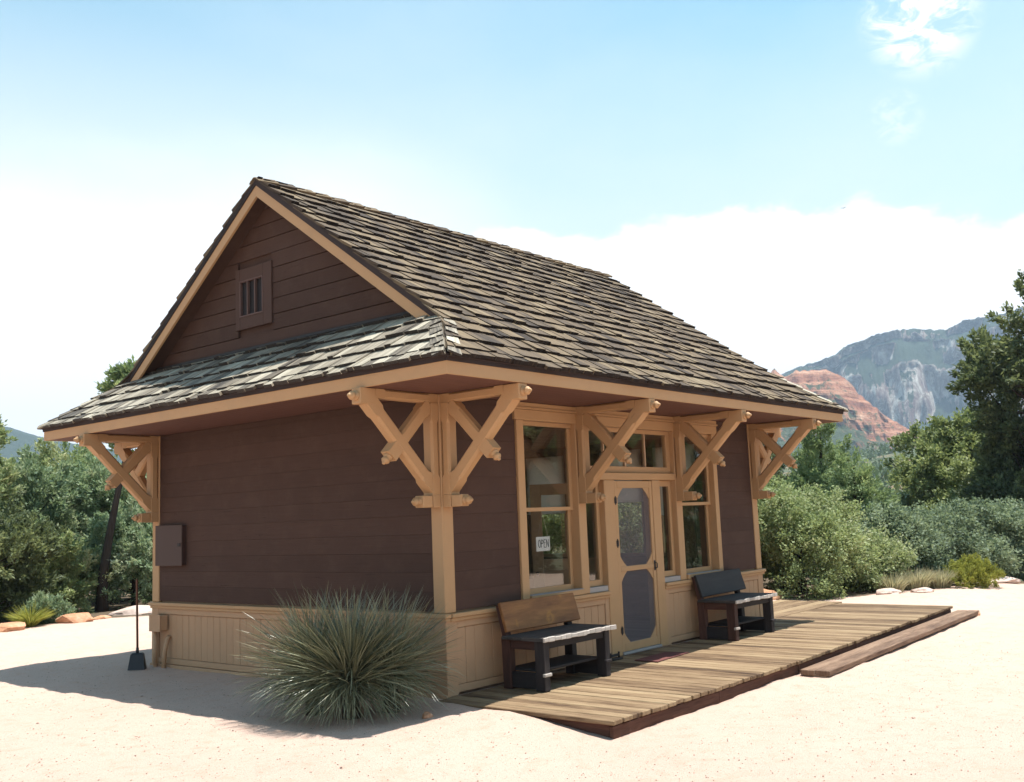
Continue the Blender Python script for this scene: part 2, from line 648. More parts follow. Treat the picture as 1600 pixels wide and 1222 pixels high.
BLACK = plain('black_plastic', (0.020, 0.019, 0.022), 0.5)
IRON = plain('dark_iron', (0.035, 0.030, 0.030), 0.6, 0.3)
BLIND, t, o = new_mat('blind_cloth')
df = N(t, 'ShaderNodeBsdfDiffuse')
df.inputs[0].default_value = (0.70, 0.69, 0.66, 1)
tl = N(t, 'ShaderNodeBsdfTranslucent')
tl.inputs[0].default_value = (0.88, 0.86, 0.82, 1)
ms = N(t, 'ShaderNodeMixShader')
ms.inputs[0].default_value = 0.7
t.links.new(df.outputs[0], ms.inputs[1])
t.links.new(tl.outputs[0], ms.inputs[2])
t.links.new(ms.outputs[0], o.inputs[0])
SIGNW = plain('sign_white', (0.80, 0.79, 0.77), 0.6, 0, 0.3, 14, 0.05)
INK = plain('sign_ink', (0.035, 0.035, 0.05), 0.6)
STRING = plain('string', (0.45, 0.36, 0.28), 0.9)
MATRED = plain('doormat_weave', (0.15, 0.062, 0.055), 0.95, 0, 0.1, 90, 0.4, 0.6)
DARKIN = plain('vent_screen', (0.020, 0.017, 0.018), 0.8)
BIRDM = plain('bird_feathers', (0.03, 0.03, 0.035), 0.8)
COAT = plain('dark_cloth', (0.018, 0.015, 0.016), 0.9)

# window glass: a real pane, clear with a mirror film that grows at a slant
GLASS, t, o = new_mat('window_glass')
tr = N(t, 'ShaderNodeBsdfTransparent')
tr.inputs[0].default_value = (0.93, 0.94, 0.93, 1)
gl = N(t, 'ShaderNodeBsdfGlossy')
gl.inputs['Roughness'].default_value = 0.015
gl.inputs[0].default_value = (0.9, 0.9, 0.9, 1)
fr = N(t, 'ShaderNodeFresnel')
fr.inputs[0].default_value = 1.5
ms = N(t, 'ShaderNodeMixShader')
t.links.new(math_(t, 'MULTIPLY', fr.outputs[0], 0.22), ms.inputs[0])
t.links.new(tr.outputs[0], ms.inputs[1])
t.links.new(gl.outputs[0], ms.inputs[2])
t.links.new(ms.outputs[0], o.inputs[0])

SCREEN, t, o = new_mat('insect_screen')
tr = N(t, 'ShaderNodeBsdfTransparent')
df = N(t, 'ShaderNodeBsdfDiffuse')
df.inputs[0].default_value = (0.19, 0.175, 0.19, 1)
ms = N(t, 'ShaderNodeMixShader')
ms.inputs[0].default_value = 0.28
t.links.new(tr.outputs[0], ms.inputs[1])
t.links.new(df.outputs[0], ms.inputs[2])
t.links.new(ms.outputs[0], o.inputs[0])


def leaf_mat(name, dark, mid, light, transl=0.45, rough=0.55, spec=0.25):
    m, t, o = new_mat(name)
    ti = N(t, 'ShaderNodeAttribute', attribute_name='tint').outputs['Fac']
    c = ramp(t, [(0.0, dark), (0.5, mid), (1.0, light)], ti).outputs[0]
    p = N(t, 'ShaderNodeBsdfPrincipled')
    p.inputs['Roughness'].default_value = rough
    p.inputs['Specular IOR Level'].default_value = spec
    t.links.new(c, p.inputs['Base Color'])
    tl = N(t, 'ShaderNodeBsdfTranslucent')
    c2 = mixc(t, 0.35, c, (0.22, 0.24, 0.05))
    t.links.new(c2, tl.inputs[0])
    ms = N(t, 'ShaderNodeMixShader')
    ms.inputs[0].default_value = transl
    t.links.new(p.outputs[0], ms.inputs[1])
    t.links.new(tl.outputs[0], ms.inputs[2])
    t.links.new(ms.outputs[0], o.inputs[0])
    return m


LF_JUN = leaf_mat('juniper_leaf', (0.117, 0.163, 0.085), (0.297, 0.366, 0.159), (0.500, 0.500, 0.276))
LF_BLU = leaf_mat('blue_juniper_leaf', (0.108, 0.166, 0.105), (0.262, 0.352, 0.200), (0.483, 0.500, 0.331))
LF_OAK = leaf_mat('scrub_oak_leaf', (0.090, 0.132, 0.088), (0.215, 0.275, 0.174), (0.396, 0.462, 0.297))
LF_SAGE = leaf_mat('sage_bush_leaf', (0.122, 0.161, 0.071), (0.329, 0.393, 0.168), (0.500, 0.500, 0.322))
LF_BRD = leaf_mat('broad_tree_leaf', (0.092, 0.123, 0.054), (0.218, 0.263, 0.101), (0.403, 0.437, 0.179))
LF_DRK = leaf_mat('dark_tree_leaf', (0.055, 0.075, 0.042), (0.120, 0.150, 0.072), (0.24, 0.27, 0.125))
LF_PIN = leaf_mat('pine_leaf', (0.101, 0.154, 0.084), (0.234, 0.316, 0.140), (0.442, 0.500, 0.240))
LF_YEL = leaf_mat('rabbitbrush_leaf', (0.18, 0.20, 0.035), (0.36, 0.36, 0.07), (0.52, 0.50, 0.13))
LF_DRY = leaf_mat('dry_grass_leaf', (0.26, 0.23, 0.13), (0.46, 0.41, 0.26), (0.62, 0.57, 0.40))
LF_YUC = leaf_mat('yucca_leaf', (0.095, 0.100, 0.058), (0.195, 0.200, 0.120), (0.34, 0.34, 0.22), 0.12, 0.32, 0.6)
LF_WOOD = leaf_mat('woodland_leaf', (0.065, 0.095, 0.052), (0.125, 0.170, 0.085), (0.215, 0.265, 0.135), 0.2)
BARK = wood('bark', [(0.2, (0.022, 0.017, 0.014)), (0.8, (0.095, 0.072, 0.058))], 30, 0.9, 0.1, 1.0, 0.02)

# pale crushed-sandstone ground, duff under the trees, scrubby red earth beyond
SAND, t, o = new_mat('sandy_ground')
p = principled(t, o, 0.95, 0.1)
ob = N(t, 'ShaderNodeTexCoord').outputs['Object']
big = tex(t, ob, 0.55, 6, 0.65)
med = tex(t, ob, 6.0, 6, 0.7)
fin = tex(t, ob, 62.0, 6, 0.80)
gr = tex(t, ob, 260.0, 3, 0.7)
c = mixc(t, big, (0.57, 0.395, 0.310), (0.67, 0.495, 0.400))
pk = ramp(t, [(0.50, 0.0), (0.72, 1.0)], med).outputs[0]
c = mixc(t, math_(t, 'MULTIPLY', pk, 0.60), c, (0.57, 0.335, 0.240))
sp = ramp(t, [(0.575, 0.0), (0.64, 1.0)], fin).outputs[0]
c = mixc(t, math_(t, 'MULTIPLY', sp, 0.80), c, (0.16, 0.100, 0.078))
sp2 = ramp(t, [(0.30, 1.0), (0.40, 0.0)], gr).outputs[0]
c = mixc(t, math_(t, 'MULTIPLY', sp2, 0.5), c, (0.58, 0.50, 0.43))
soil = N(t, 'ShaderNodeAttribute', attribute_name='soil').outputs['Fac']
duff = mixc(t, med, (0.085, 0.065, 0.042), (0.17, 0.125, 0.085))
sn = ramp(t, [(0.42, 0.0), (0.58, 1.0)], math_(t, 'ADD', soil, math_(t, 'MULTIPLY', math_(t, 'SUBTRACT', tex(t, ob, 1.7, 5, 0.7), 0.5), 0.5))).outputs[0]
c = mixc(t, sn, c, duff)
far = N(t, 'ShaderNodeAttribute', attribute_name='far').outputs['Fac']
fn = tex(t, ob, 0.035, 8, 0.72)
fc = ramp(t, [(0.36, (0.050, 0.070, 0.034)), (0.52, (0.085, 0.098, 0.052)), (0.60, (0.25, 0.16, 0.105)), (0.72, (0.33, 0.22, 0.15))], fn).outputs[0]
c = mixc(t, far, c, fc)
t.links.new(c, p.inputs['Base Color'])
bump(t, math_(t, 'ADD', math_(t, 'MULTIPLY', fin, 0.6), math_(t, 'ADD', math_(t, 'MULTIPLY', gr, 0.25), math_(t, 'MULTIPLY', med, 0.6))), p, 0.9, 0.03)


def rock_mat(name, a, b, c_, scale=3):
    m, t, o = new_mat(name)
    p = principled(t, o, 0.9, 0.15)
    ob = N(t, 'ShaderNodeTexCoord').outputs['Object']
    n = tex(t, ob, scale, 8, 0.68)
    n2 = tex(t, ob, scale * 6, 6, 0.7)
    t.links.new(ramp(t, [(0.32, a), (0.52, b), (0.72, c_)], math_(t, 'ADD', math_(t, 'MULTIPLY', n, 0.65), math_(t, 'MULTIPLY', n2, 0.35))).outputs[0], p.inputs['Base Color'])
    bump(t, math_(t, 'ADD', n, n2), p, 0.6, 0.03)
    return m


ROCKO = rock_mat('orange_rock', (0.36, 0.17, 0.09), (0.52, 0.27, 0.155), (0.62, 0.42, 0.30))
ROCKP = rock_mat('pale_rock', (0.42, 0.30, 0.24), (0.56, 0.43, 0.36), (0.66, 0.56, 0.49))
PEB = rock_mat('pebble', (0.16, 0.10, 0.08), (0.34, 0.24, 0.19), (0.56, 0.46, 0.39), 9)

# cliff rock: pale caps and purple-grey walls, scrub wherever it is not steep
CLIFF, t, o = new_mat('cliff_rock')
p = principled(t, o, 0.95, 0.1)
ob = N(t, 'ShaderNodeTexCoord').outputs['Object']
nor = N(t, 'ShaderNodeNewGeometry').outputs['Normal']
sx = N(t, 'ShaderNodeSeparateXYZ')
t.links.new(nor, sx.inputs[0])
st = tex(t, ob, 0.024, 9, 0.74, 0.8, (1, 1, 0.42))
st2 = tex(t, ob, 0.085, 7, 0.75, 0.5, (1, 1, 0.7))
rc = ramp(t, [(0.36, (0.08, 0.055, 0.06)), (0.44, (0.22, 0.14, 0.125)), (0.50, (0.34, 0.265, 0.225)), (0.555, (0.62, 0.57, 0.50))],
          math_(t, 'ADD', math_(t, 'MULTIPLY', st, 0.45), math_(t, 'MULTIPLY', st2, 0.55))).outputs[0]
vg = tex(t, ob, 0.045, 9, 0.80)
vc = mixc(t, tex(t, ob, 0.2, 4, 0.7), (0.022, 0.036, 0.020), (0.065, 0.085, 0.042))
stp = math_(t, 'ADD', sx.outputs['Z'], math_(t, 'MULTIPLY', math_(t, 'SUBTRACT', vg, 0.5), 1.3))
vf = ramp(t, [(0.46, 0.0), (0.56, 1.0)], stp).outputs[0]
t.links.new(mixc(t, vf, rc, vc), p.inputs['Base Color'])
bump(t, math_(t, 'ADD', st, st2), p, 0.9, 9.0)

# layered red sandstone
REDR, t, o = new_mat('red_sandstone')
p = principled(t, o, 0.95, 0.1)
ob = N(t, 'ShaderNodeTexCoord').outputs['Object']
sx2 = N(t, 'ShaderNodeSeparateXYZ')
t.links.new(N(t, 'ShaderNodeNewGeometry').outputs['Normal'], sx2.inputs[0])
ly = tex(t, ob, 0.05, 8, 0.65, 0.2, (0.20, 0.20, 3.4))
l2 = tex(t, ob, 0.11, 6, 0.7)
rc = ramp(t, [(0.30, (0.085, 0.034, 0.024)), (0.44, (0.25, 0.098, 0.055)), (0.55, (0.40, 0.19, 0.11)), (0.66, (0.56, 0.38, 0.26))],
          math_(t, 'ADD', math_(t, 'MULTIPLY', ly, 0.72), math_(t, 'MULTIPLY', l2, 0.28))).outputs[0]
sv = tex(t, ob, 0.085, 8, 0.82)
hgt = N(t, 'ShaderNodeAttribute', attribute_name='hfrac').outputs['Fac']
sf = math_(t, 'ADD', math_(t, 'MULTIPLY', math_(t, 'SUBTRACT', 0.80, hgt), 0.36), sv)
sf = math_(t, 'ADD', sf, math_(t, 'MULTIPLY', math_(t, 'SUBTRACT', sx2.outputs['Z'], 0.7), 0.12))
sf = ramp(t, [(0.50, 0.0), (0.57, 1.0)], sf).outputs[0]
t.links.new(mixc(t, sf, rc, (0.055, 0.072, 0.036)), p.inputs['Base Color'])
bump(t, math_(t, 'ADD', ly, l2), p, 0.9, 5.0)

# ------------------------------------------------------------------ terrain


def sstep(x, a, b):
    u = np.clip((x - a) / (b - a), 0, 1)
    return u * u * (3 - 2 * u)


def fbm2(x, y, sc, seed=0.0, octv=4):
    x, y = np.asarray(x, float), np.asarray(y, float)
    o = np.zeros(x.shape)
    fx, fy, fo = x.ravel(), y.ravel(), o.ravel()
    for i in range(len(fx)):
        fo[i] = mnoise.fractal((fx[i] * sc + seed, fy[i] * sc - seed, seed * 1.7), 1.0, 2.0, octv)
    return fo.reshape(x.shape)


C0 = np.array([CAM.x, CAM.y])


def ground_h(x, y, detail=True):
    x, y = np.asarray(x, float), np.asarray(y, float)
    z = -0.135 * sstep(-y, 0.85, 2.15)
    deck = sstep(x, -0.12, -0.02) * (1 - sstep(x, 9.35, 9.5)) * sstep(y, -1.90, -1.8) * (1 - sstep(y, -0.14, -0.04))
    z = z - 0.20 * deck * 1.0
    r = np.hypot(x, y)
    z = z - 0.10 * sstep(r, 13, 20)
    z = z - 1.9 * sstep(r, 22, 60)
    z = z + np.clip(r - 80, 0, 2200) * 0.043
    dx, dy = x - C0[0], y - C0[1]
    az = np.degrees(np.arctan2(dy, dx))
    d = np.hypot(dx, dy)
    z = z + 12 * np.exp(-((az - 66) / 14) ** 2 - ((d - 350) / 120) ** 2)
    z = z + 9 * np.exp(-((az - 17) / 8) ** 2 - ((d - 430) / 130) ** 2)
    if detail:
        n1 = fbm2(x, y, 0.012, 3.1, 4)
        z = z + n1 * np.clip((r - 60) * 0.018, 0, 9)
        near = r < 30
        nn = np.zeros(x.shape)
        if near.any():
            xs, ys = x[near], y[near]
            nn[near] = fbm2(xs, ys, 0.8, 7.7, 4) * 0.016 + fbm2(xs, ys, 2.6, 1.3, 4) * 0.014
        z = z + nn * (1 - deck)
    return z


def axis(lo, hi, step, far, g=1.13):
    c = list(np.arange(lo, hi + 1e-6, step))
    s_, a = step, c[-1]
    while a < far:
        s_ = min(s_ * g, 90)
        a += s_
        c.append(a)
    s_, a = step, c[0]
    pre = []
    while a > -far:
        s_ = min(s_ * g, 90)
        a -= s_
        pre.append(a)
    return np.array(pre[::-1] + c)


FAR = 2700
gx_ = axis(-7.5, 12.0, 0.11, FAR)
gy_ = axis(-7.5, 7.0, 0.11, FAR)
X, Y = np.meshgrid(gx_, gy_, indexing='ij')
Z = ground_h(X, Y)
# edge of the clearing: sand inside, duff outside
angs = np.degrees(np.arctan2(Y, X))
edge_r = np.interp(angs, [-180, -120, -60, -12, -4, 2, 10, 30, 60, 75, 85, 100, 140, 180],
                   [26, 30, 30, 19.5, 14.5, 10.9, 10.0, 9.2, 10.5, 12.9, 12.1, 13.0, 22, 26])
rr = np.hypot(X, Y)
soil = np.clip((rr - edge_r) / 2.0 + 0.5, 0, 1)
farA = sstep(rr, 35, 70)
me = grid_mesh('ground', np.stack([X, Y, Z], -1), SAND, {'soil': soil, 'far': farA})
g = bpy.data.objects.new('ground', me)
COL.objects.link(g)
g['kind'] = 'structure'

# pebbles strewn on the sand
npb = 30000
ang = rng.uniform(rad(-75), rad(135), npb)
dd = 4.0 + 11 * rng.random(npb) ** 1.5
px, py = C0[0] + dd * np.cos(ang), C0[1] + dd * np.sin(ang)
ok = ~((px > -0.3) & (px < 9.6) & (py > -2.4) & (py < 5.2)) & ~((px > -0.3) & (px < 7) & (py > -0.1) & (py < 5.3))
px, py = px[ok], py[ok]
pz = ground_h(px, py, True)
OCT = np.array([(1, 0, 0), (0, 1, 0), (-1, 0, 0), (0, -1, 0), (0, 0, 1), (0, 0, -1)], float)
OF = [(0, 1, 4), (1, 2, 4), (2, 3, 4), (3, 0, 4), (1, 0, 5), (2, 1, 5), (3, 2, 5), (0, 3, 5)]
sz = 0.0035 + 0.0055 * rng.random(len(px)) ** 2 + 0.008 * (rng.random(len(px)) > 0.995)
tri = []
for k in range(len(px)):
    v = OCT * rng.uniform(0.6, 1.3, (6, 1)) * sz[k] * np.array([1.2, 0.9, 0.6]) + (px[k], py[k], pz[k] + sz[k] * 0.25)
    tri.append(v[np.array(OF)])
tri = np.concatenate(tri)
me = quad_mesh('pebbles', tri, np.repeat(rng.random(len(px)), 8), PEB, 3)
o = bpy.data.objects.new('pebbles', me)
COL.objects.link(o)
tag(o, 'small pale pebbles strewn over the sandy clearing', 'pebbles', None, 'stuff')


def massif(name, az0, az1, naz, ridge_az, ridge_el, D, prof, mat, amp, nsc, seed, terr=0, elvar=0.0):
    """a mountain built where it stands: profile of (radial offset, share of ridge height) swept over the azimuths"""
    az = np.linspace(az0, az1, naz)
    tops = np.interp(az, ridge_az, ridge_el)
    po = np.array([q[0] for q in prof], float)
    ph = np.array([q[1] for q in prof], float)
    seg = np.concatenate([[0], np.cumsum(np.hypot(np.diff(po), np.diff(ph) * 220))])
    npr = 90
    s_ = np.linspace(0, seg[-1], npr)
    off = np.interp(s_, seg, po)
    hf = np.interp(s_, seg, ph)
    kmax = int(np.argmax(hf))
    P = np.zeros((naz, npr, 3))
    HF = np.zeros((naz, npr))
    base = np.radians(az)
    for i in range(naz):
        el_top = tops[i] + elvar * mnoise.fractal((az[i] * 3.1, seed, 0.0), 1, 2, 4)
        rtop = D + off[kmax]
        ztop = math.tan(rad(el_top)) * rtop + CAM.z
        ca, sa = math.cos(base[i]), math.sin(base[i])
        for j in range(npr):
            h = hf[j]
            r = D + off[j]
            steep = 1.0 if j < kmax else 0.35
            n1 = mnoise.fractal((r * ca * nsc * 2.2 + seed, r * sa * nsc * 2.2, h * 1.4), 0.9, 2.1, 6)
            n2 = mnoise.fractal((r * ca * nsc * 0.5, r * sa * nsc * 0.5 + seed, 0.3), 0.9, 2.0, 3)
            r2 = r + amp * (n1 * steep + 1.1 * n2) * min(1, 0.25 + 2 * h) * (1.0 if j < kmax else 0.5)
            z = ztop * h
            if terr and j < kmax:
                q = z / terr
                fr_ = q - math.floor(q)
                z = (math.floor(q) + sstep(np.array(fr_), 0.55, 0.95)) * terr * 0.75 + z * 0.25
            z += amp * 0.10 * n1 * (1.0 if j != kmax else 0.2)
            P[i, j] = (C0[0] + r2 * ca, C0[1] + r2 * sa, z if h > 0 else -30)
            HF[i, j] = h
    me = grid_mesh(name, P, mat, {'hfrac': HF}, smooth=False)
    o = bpy.data.objects.new(name, me)
    COL.objects.link(o)
    o['kind'] = 'structure'
    return o


massif('mountain', 2, 25.5, 300, [2, 8, 12, 15.1, 15.8, 17.6, 18.9, 20.6, 21.66, 23.5, 24.6, 25.5],
       [9.3, 9.6, 9.45, 9.1, 8.85, 8.95, 8.75, 8.35, 7.75, 7.35, 6.9, 4.0], 1560,
       [(-480, 0.0), (-260, 0.26), (-190, 0.34), (-165, 0.60), (-130, 0.66), (-110, 0.76), (-60, 0.79), (-40, 0.84), (260, 1.0), (420, 0.9), (700, 0.3)],
       CLIFF, 52, 0.010, 4.2, 0, 0.10)
massif('red_butte', 10, 27.5, 300, [10, 14, 17.4, 19.3, 20.5, 20.8, 21.3, 22.1, 22.9, 23.6, 23.9, 24.3, 24.75, 25.0, 25.6, 27.5],
       [1.8, 2.4, 3.3, 4.7, 5.95, 6.5, 6.95, 7.35, 7.30, 7.42, 7.2, 7.05, 7.62, 7.3, 6.5, 4.0], 860,
       [(-330, 0.0), (-180, 0.30), (-90, 0.55), (-30, 0.82), (0, 1.0), (60, 0.95), (180, 0.5)],
       REDR, 16, 0.016, 9.1, 9.0, 0.10)
massif('far_hill', 55, 84, 140, [55, 60, 62.2, 65, 66.8, 70, 76, 84], [3.6, 4.2, 4.5, 5.15, 5.7, 6.4, 6.8, 5.0], 1500,
       [(-500, 0.0), (-250, 0.45), (0, 0.9), (120, 1.0), (300, 0.8), (600, 0.2)], CLIFF, 26, 0.006, 2.7, 0, 0.06)

# ------------------------------------------------------------------ vegetation


def unit(v):
    return v / np.maximum(np.linalg.norm(v, axis=-1, keepdims=True), 1e-9)


def leaf_quads(P, D, size, ratio, nrm=None):
    """rhombic leaves starting at P, pointing along D"""
    n = len(P)
    D = unit(D)
    R_ = rng.normal(size=(n, 3))
    if nrm is not None:                        # leaves turn their faces up and outward, to the light
        R_ = nrm + 0.55 * R_
    Sd = unit(np.cross(D, R_))
    size = size[:, None]
    a = P
    b = P + D * size * 0.45 + Sd * size * ratio * 0.5
    c = P + D * size
    d = P + D * size * 0.45 - Sd * size * ratio * 0.5
    return np.stack([a, b, c, d], 1)


def plumes(bases, dirs, lens, per, spread, lsize, ratio, jitter, tvar=0.25, tbase=None):
    """sprays of leaves along short shoots"""
    k = len(bases)
    per = int(per)
    tt = rng.random((k, per)) ** 0.8
    pos = bases[:, None, :] + dirs[:, None, :] * (tt * lens[:, None])[..., None]
    pos = pos + rng.normal(size=(k, per, 3)) * (spread * (1.15 - 0.7 * tt))[..., None]
    dr = dirs[:, None, :] + rng.normal(size=(k, per, 3)) * jitter
    ti = (tbase if tbase is not None else rng.normal(0.5, 0.16, k))[:, None] + rng.normal(0, tvar * 0.6, (k, per))
    sz_ = lsize * rng.uniform(0.6, 1.35, (k, per))
    fc_ = np.repeat(unit(dirs * np.array([0.9, 0.9, 0.3]) + np.array([0.0, 0.0, 0.75])), per, 0)
    Q = leaf_quads(pos.reshape(-1, 3), dr.reshape(-1, 3), sz_.ravel(), ratio, fc_)
    return Q, np.clip(ti.ravel(), 0, 1)


def crown_points(kind, n, H, R, z0):
    """anchor points and outward directions for the shoots of a crown"""
    if kind == 'cone':
        h = rng.random(n) ** 1.25
        prof = (1 - h) ** 0.75 * 0.95 + 0.06
    elif kind == 'egg':
        h = rng.random(n)
        prof = np.sqrt(np.clip(1 - ((h - 0.36) / 0.66) ** 2, 0.02, 1))
    elif kind == 'dome':
        h = rng.random(n) ** 0.9
        prof = np.sqrt(np.clip(1 - h ** 2.1, 0.03, 1)) * (0.86 + 0.14 * np.minimum(h * 5, 1))
    else:
        h = rng.random(n)
        prof = np.sqrt(np.clip(1 - ((h - 0.5) / 0.54) ** 2, 0.02, 1))
    a = rng.random(n) * 2 * math.pi
    lob = 1 + 0.22 * np.sin(a * 3 + h * 7 + rng.random() * 6) + 0.14 * np.sin(a * 5 - h * 11 + rng.random() * 6)
    rr_ = R * prof * lob * (0.35 + 0.65 * rng.random(n) ** 0.45)
    P = np.stack([rr_ * np.cos(a), rr_ * np.sin(a), z0 + h * (H - z0)], 1)
    out = np.stack([np.cos(a), np.sin(a), np.zeros(n)], 1)
    return P, out, h


def lobed_points(kind, n, H, R, z0, nl):
    """shoots gathered into rounded sprays of foliage with air between them"""
    c, out, h = crown_points(kind, nl, H, R * 0.80, z0 + 0.10 * (H - z0))
    c[:, :2] *= (0.75 + 0.35 * rng.random(nl))[:, None]
    rl = R * rng.uniform(0.26, 0.46, nl)
    if kind == 'cone':
        rl *= 0.42 + 0.42 * (1 - h)
        c[:, :2] *= 1.12
    k = rng.choice(nl, n, p=rl ** 2 / (rl ** 2).sum())
    d = unit(rng.normal(size=(n, 3)) + out[k] * 0.55 + np.array([0, 0, 0.35]))
    P = c[k] + d * (rl[k] * rng.uniform(0.55, 1.0, n))[:, None] * np.array([1, 1, 0.8])
    P[:, 2] = np.maximum(P[:, 2], 0.03)
    return P, d, np.clip((P[:, 2] - z0) / max(H - z0, 0.1), 0, 1), k


def limb_paths(P, H, trunk, nl):
    """limbs from the trunk out to some of the shoots"""
    res = []
    idx = rng.choice(len(P), min(nl, len(P)), replace=False)
    tz = np.array([q[2] for q in trunk])
    for i in idx:
        e = P[i]
        zs = max(0.12 * H, e[2] - 0.55 * np.hypot(e[0], e[1]))
        st_ = np.array([np.interp(zs, tz, [q[0] for q in trunk]), np.interp(zs, tz, [q[1] for q in trunk]), zs])
        mid = (st_ + e) / 2 + rng.normal(size=3) * 0.05 * H * 0.3 + V3(0, 0, -0.03 * H)
        res.append((st_, mid, e))
    return res


def make_tree(name, label, group, loc, kind, H, R, nsh, per, lsize, mat, z0=0.0, up=0.6, lean=(0, 0), slen=(0.25, 0.55), spread=0.07,
              ratio=0.45, jitter=0.55, trunk_r=0.10, limbs=14, lobes=None, cat='tree', show_trunk=True):
    zg = float(ground_h(np.array([loc[0]]), np.array([loc[1]]))[0])
    root = empty(name, (loc[0], loc[1], zg - 0.05))
    tag(root, label, cat, group)
    He, Re = H - 0.60 * slen[1], max(R - 0.30 * slen[1], 0.6 * R)
    nl = lobes or {'dome': 22, 'egg': 30, 'round': 22, 'cone': 80}[kind]
    P, outd, h, kl = lobed_points(kind, nsh, He, Re, z0, nl)
    ltone = rng.normal(0, 0.11, nl)
    lx = lean[0] * (P[:, 2] / H)
    ly_ = lean[1] * (P[:, 2] / H)
    P = P + np.stack([lx, ly_, 0 * lx], 1)
    upv = np.zeros_like(P)
    upv[:, 2] = up + 0.35 * (h - 0.4)
    D = unit(outd * 0.9 + upv * 0.7 + rng.normal(size=P.shape) * 0.30)
    ln = rng.uniform(slen[0], slen[1], nsh)
    # neighbouring shoots share a tone, so the crown has light and dark masses of foliage
    tone = np.array([mnoise.noise((q[0] * 1.3 + loc[0], q[1] * 1.3 + loc[1], q[2] * 1.3)) for q in P]) * 0.16 + ltone[kl] + rng.normal(0.52, 0.09, nsh)
    Q, ti = plumes(P, D, ln, per, spread, lsize, ratio, jitter, 0.22, tone)
    keep = Q[:, :, 2].min(1) > -0.02
    me = quad_mesh('crown', Q[keep], ti[keep], mat)
    o = bpy.data.objects.new('crown', me)
    COL.objects.link(o)
    place(o, WORLD[root], root)
    if show_trunk:
        tr_ = [(lean[0] * s_ + 0.05 * H * 0.3 * math.sin(3 * s_ + loc[0]), lean[1] * s_ + 0.04 * H * 0.3 * math.sin(4 * s_), s_ * H * 0.92) for s_ in np.linspace(0, 1, 7)]
        tr_[0] = (0, 0, -0.1)
        mb = MB()
        mb.tube(tr_, [trunk_r * (1.25 if i == 0 else 1) * (1 - 0.85 * i / 6) for i in range(7)], 8, 0.5)
        for a_, b_, c_ in limb_paths(P, H, tr_, limbs):
            mb.tube([a_, b_, c_], [trunk_r * 0.34, trunk_r * 0.22, trunk_r * 0.07], 5, 0.5, False)
        base = WORLD[root]
        mb.v = [tuple(np.array(q) + base) for q in mb.v]
        mb.build('trunk', BARK, root, True)
    return root


def copy_tree(src, loc, rz, sc, label, group=None):
    c = src.copy()
    COL.objects.link(c)
    zg = float(ground_h(np.array([loc[0]]), np.array([loc[1]]))[0])
    c.location = (loc[0], loc[1], zg - 0.05)
    c.rotation_euler = (0, 0, rz)
    c.scale = (sc[0], sc[0], sc[1])
    c['label'] = label
    if group:
        c['group'] = group
    WORLD[c] = np.array(c.location)
    for ch in src.children:
        d = ch.copy()
        COL.objects.link(d)
        d.parent = c
    return c


GL = 'junipers and pines behind the depot'
GR = 'trees and shrubs beyond the deck'
jun = dict(kind='egg', up=0.75, slen=(0.28, 0.6), spread=0.075, ratio=0.42, jitter=0.5)
make_tree('juniper_tree', 'tall olive green juniper at the far left edge of the clearing', GL, (2.42, 16.85), H=4.75, R=0.85, nsh=330, per=110, lsize=0.10, mat=LF_JUN, **jun)
j2 = make_tree('juniper_tree', 'bluish juniper standing beside the tall olive one at far left', GL, (4.35, 17.7), H=3.4, R=1.35, nsh=330, per=105, lsize=0.10, mat=LF_BLU, **jun)
j3 = make_tree('juniper_tree', 'yellowish green juniper with pointed top left of the leaning trunk', GL, (6.1, 19.6), H=3.95, R=1.5, nsh=360, per=105, lsize=0.10, mat=LF_JUN, **jun)
make_tree('juniper_tree', 'bluish juniper seen behind the leaning dark trunk', GL, (6.2, 17.4), H=3.5, R=1.3, nsh=330, per=105, lsize=0.10, mat=LF_BLU, **jun)
make_tree('juniper_tree', 'olive juniper just left of the depot under the far eave bracket', GL, (7.7, 18.6), H=3.6, R=1.6, nsh=340, per=105, lsize=0.10, mat=LF_JUN, **jun)
make_tree('juniper_bush', 'low dark juniper bush at the left edge behind the small yucca', GL, (1.75, 13.9), 'dome', 2.3, 1.15, 260, 110, 0.085, LF_DRK, up=0.6, cat='bush', limbs=10, trunk_r=0.07)
make_tree('juniper_bush', 'rounded green juniper bush left of the leaning trunk base', GL, (3.35, 14.9), 'dome', 1.75, 1.05, 250, 110, 0.085, LF_JUN, up=0.6, cat='bush', limbs=10, trunk_r=0.06)
make_tree('juniper_bush', 'dark green juniper bush right of the leaning trunk behind the dustpan', GL, (5.35, 14.9), 'dome', 2.1, 1.25, 290, 110, 0.085, LF_BLU, up=0.5, cat='bush', limbs=10, trunk_r=0.06)
make_tree('pine_tree', 'pine on a dark leaning trunk with its top above the left eave', GL, (4.3, 14.4), 'round', 5.32, 0.52, 90, 120, 0.11, LF_PIN, z0=3.2, lean=(0.50, -0.50),
          slen=(0.2, 0.45), spread=0.09, trunk_r=0.12, limbs=26)
copy_tree(j3, (12.3, 36.0), 1.0, (1.5, 1.35), 'distant juniper over the gap between the two leftmost trees', GL)
copy_tree(j2, (15.0, 38.0), 2.2, (1.6, 1.5), 'distant bluish juniper behind the pointed yellowish one', GL)
copy_tree(j3, (13.4, 32.0), 4.0, (1.4, 1.22), 'distant juniper between the leaning trunk and the far eave corner', GL)
copy_tree(j2, (16.6, 34.8), 0.4, (1.6, 1.42), 'distant bluish juniper glimpsed through the far left bracket', GL)
copy_tree(j2, (10.4, 22.5), 3.0, (1.2, 1.0), 'bluish juniper mostly hidden behind the left corner post', GL)
copy_tree(j3, (12.6, 10.2), 2.0, (1.05, 0.95), 'olive juniper hidden behind the middle of the depot', GL)
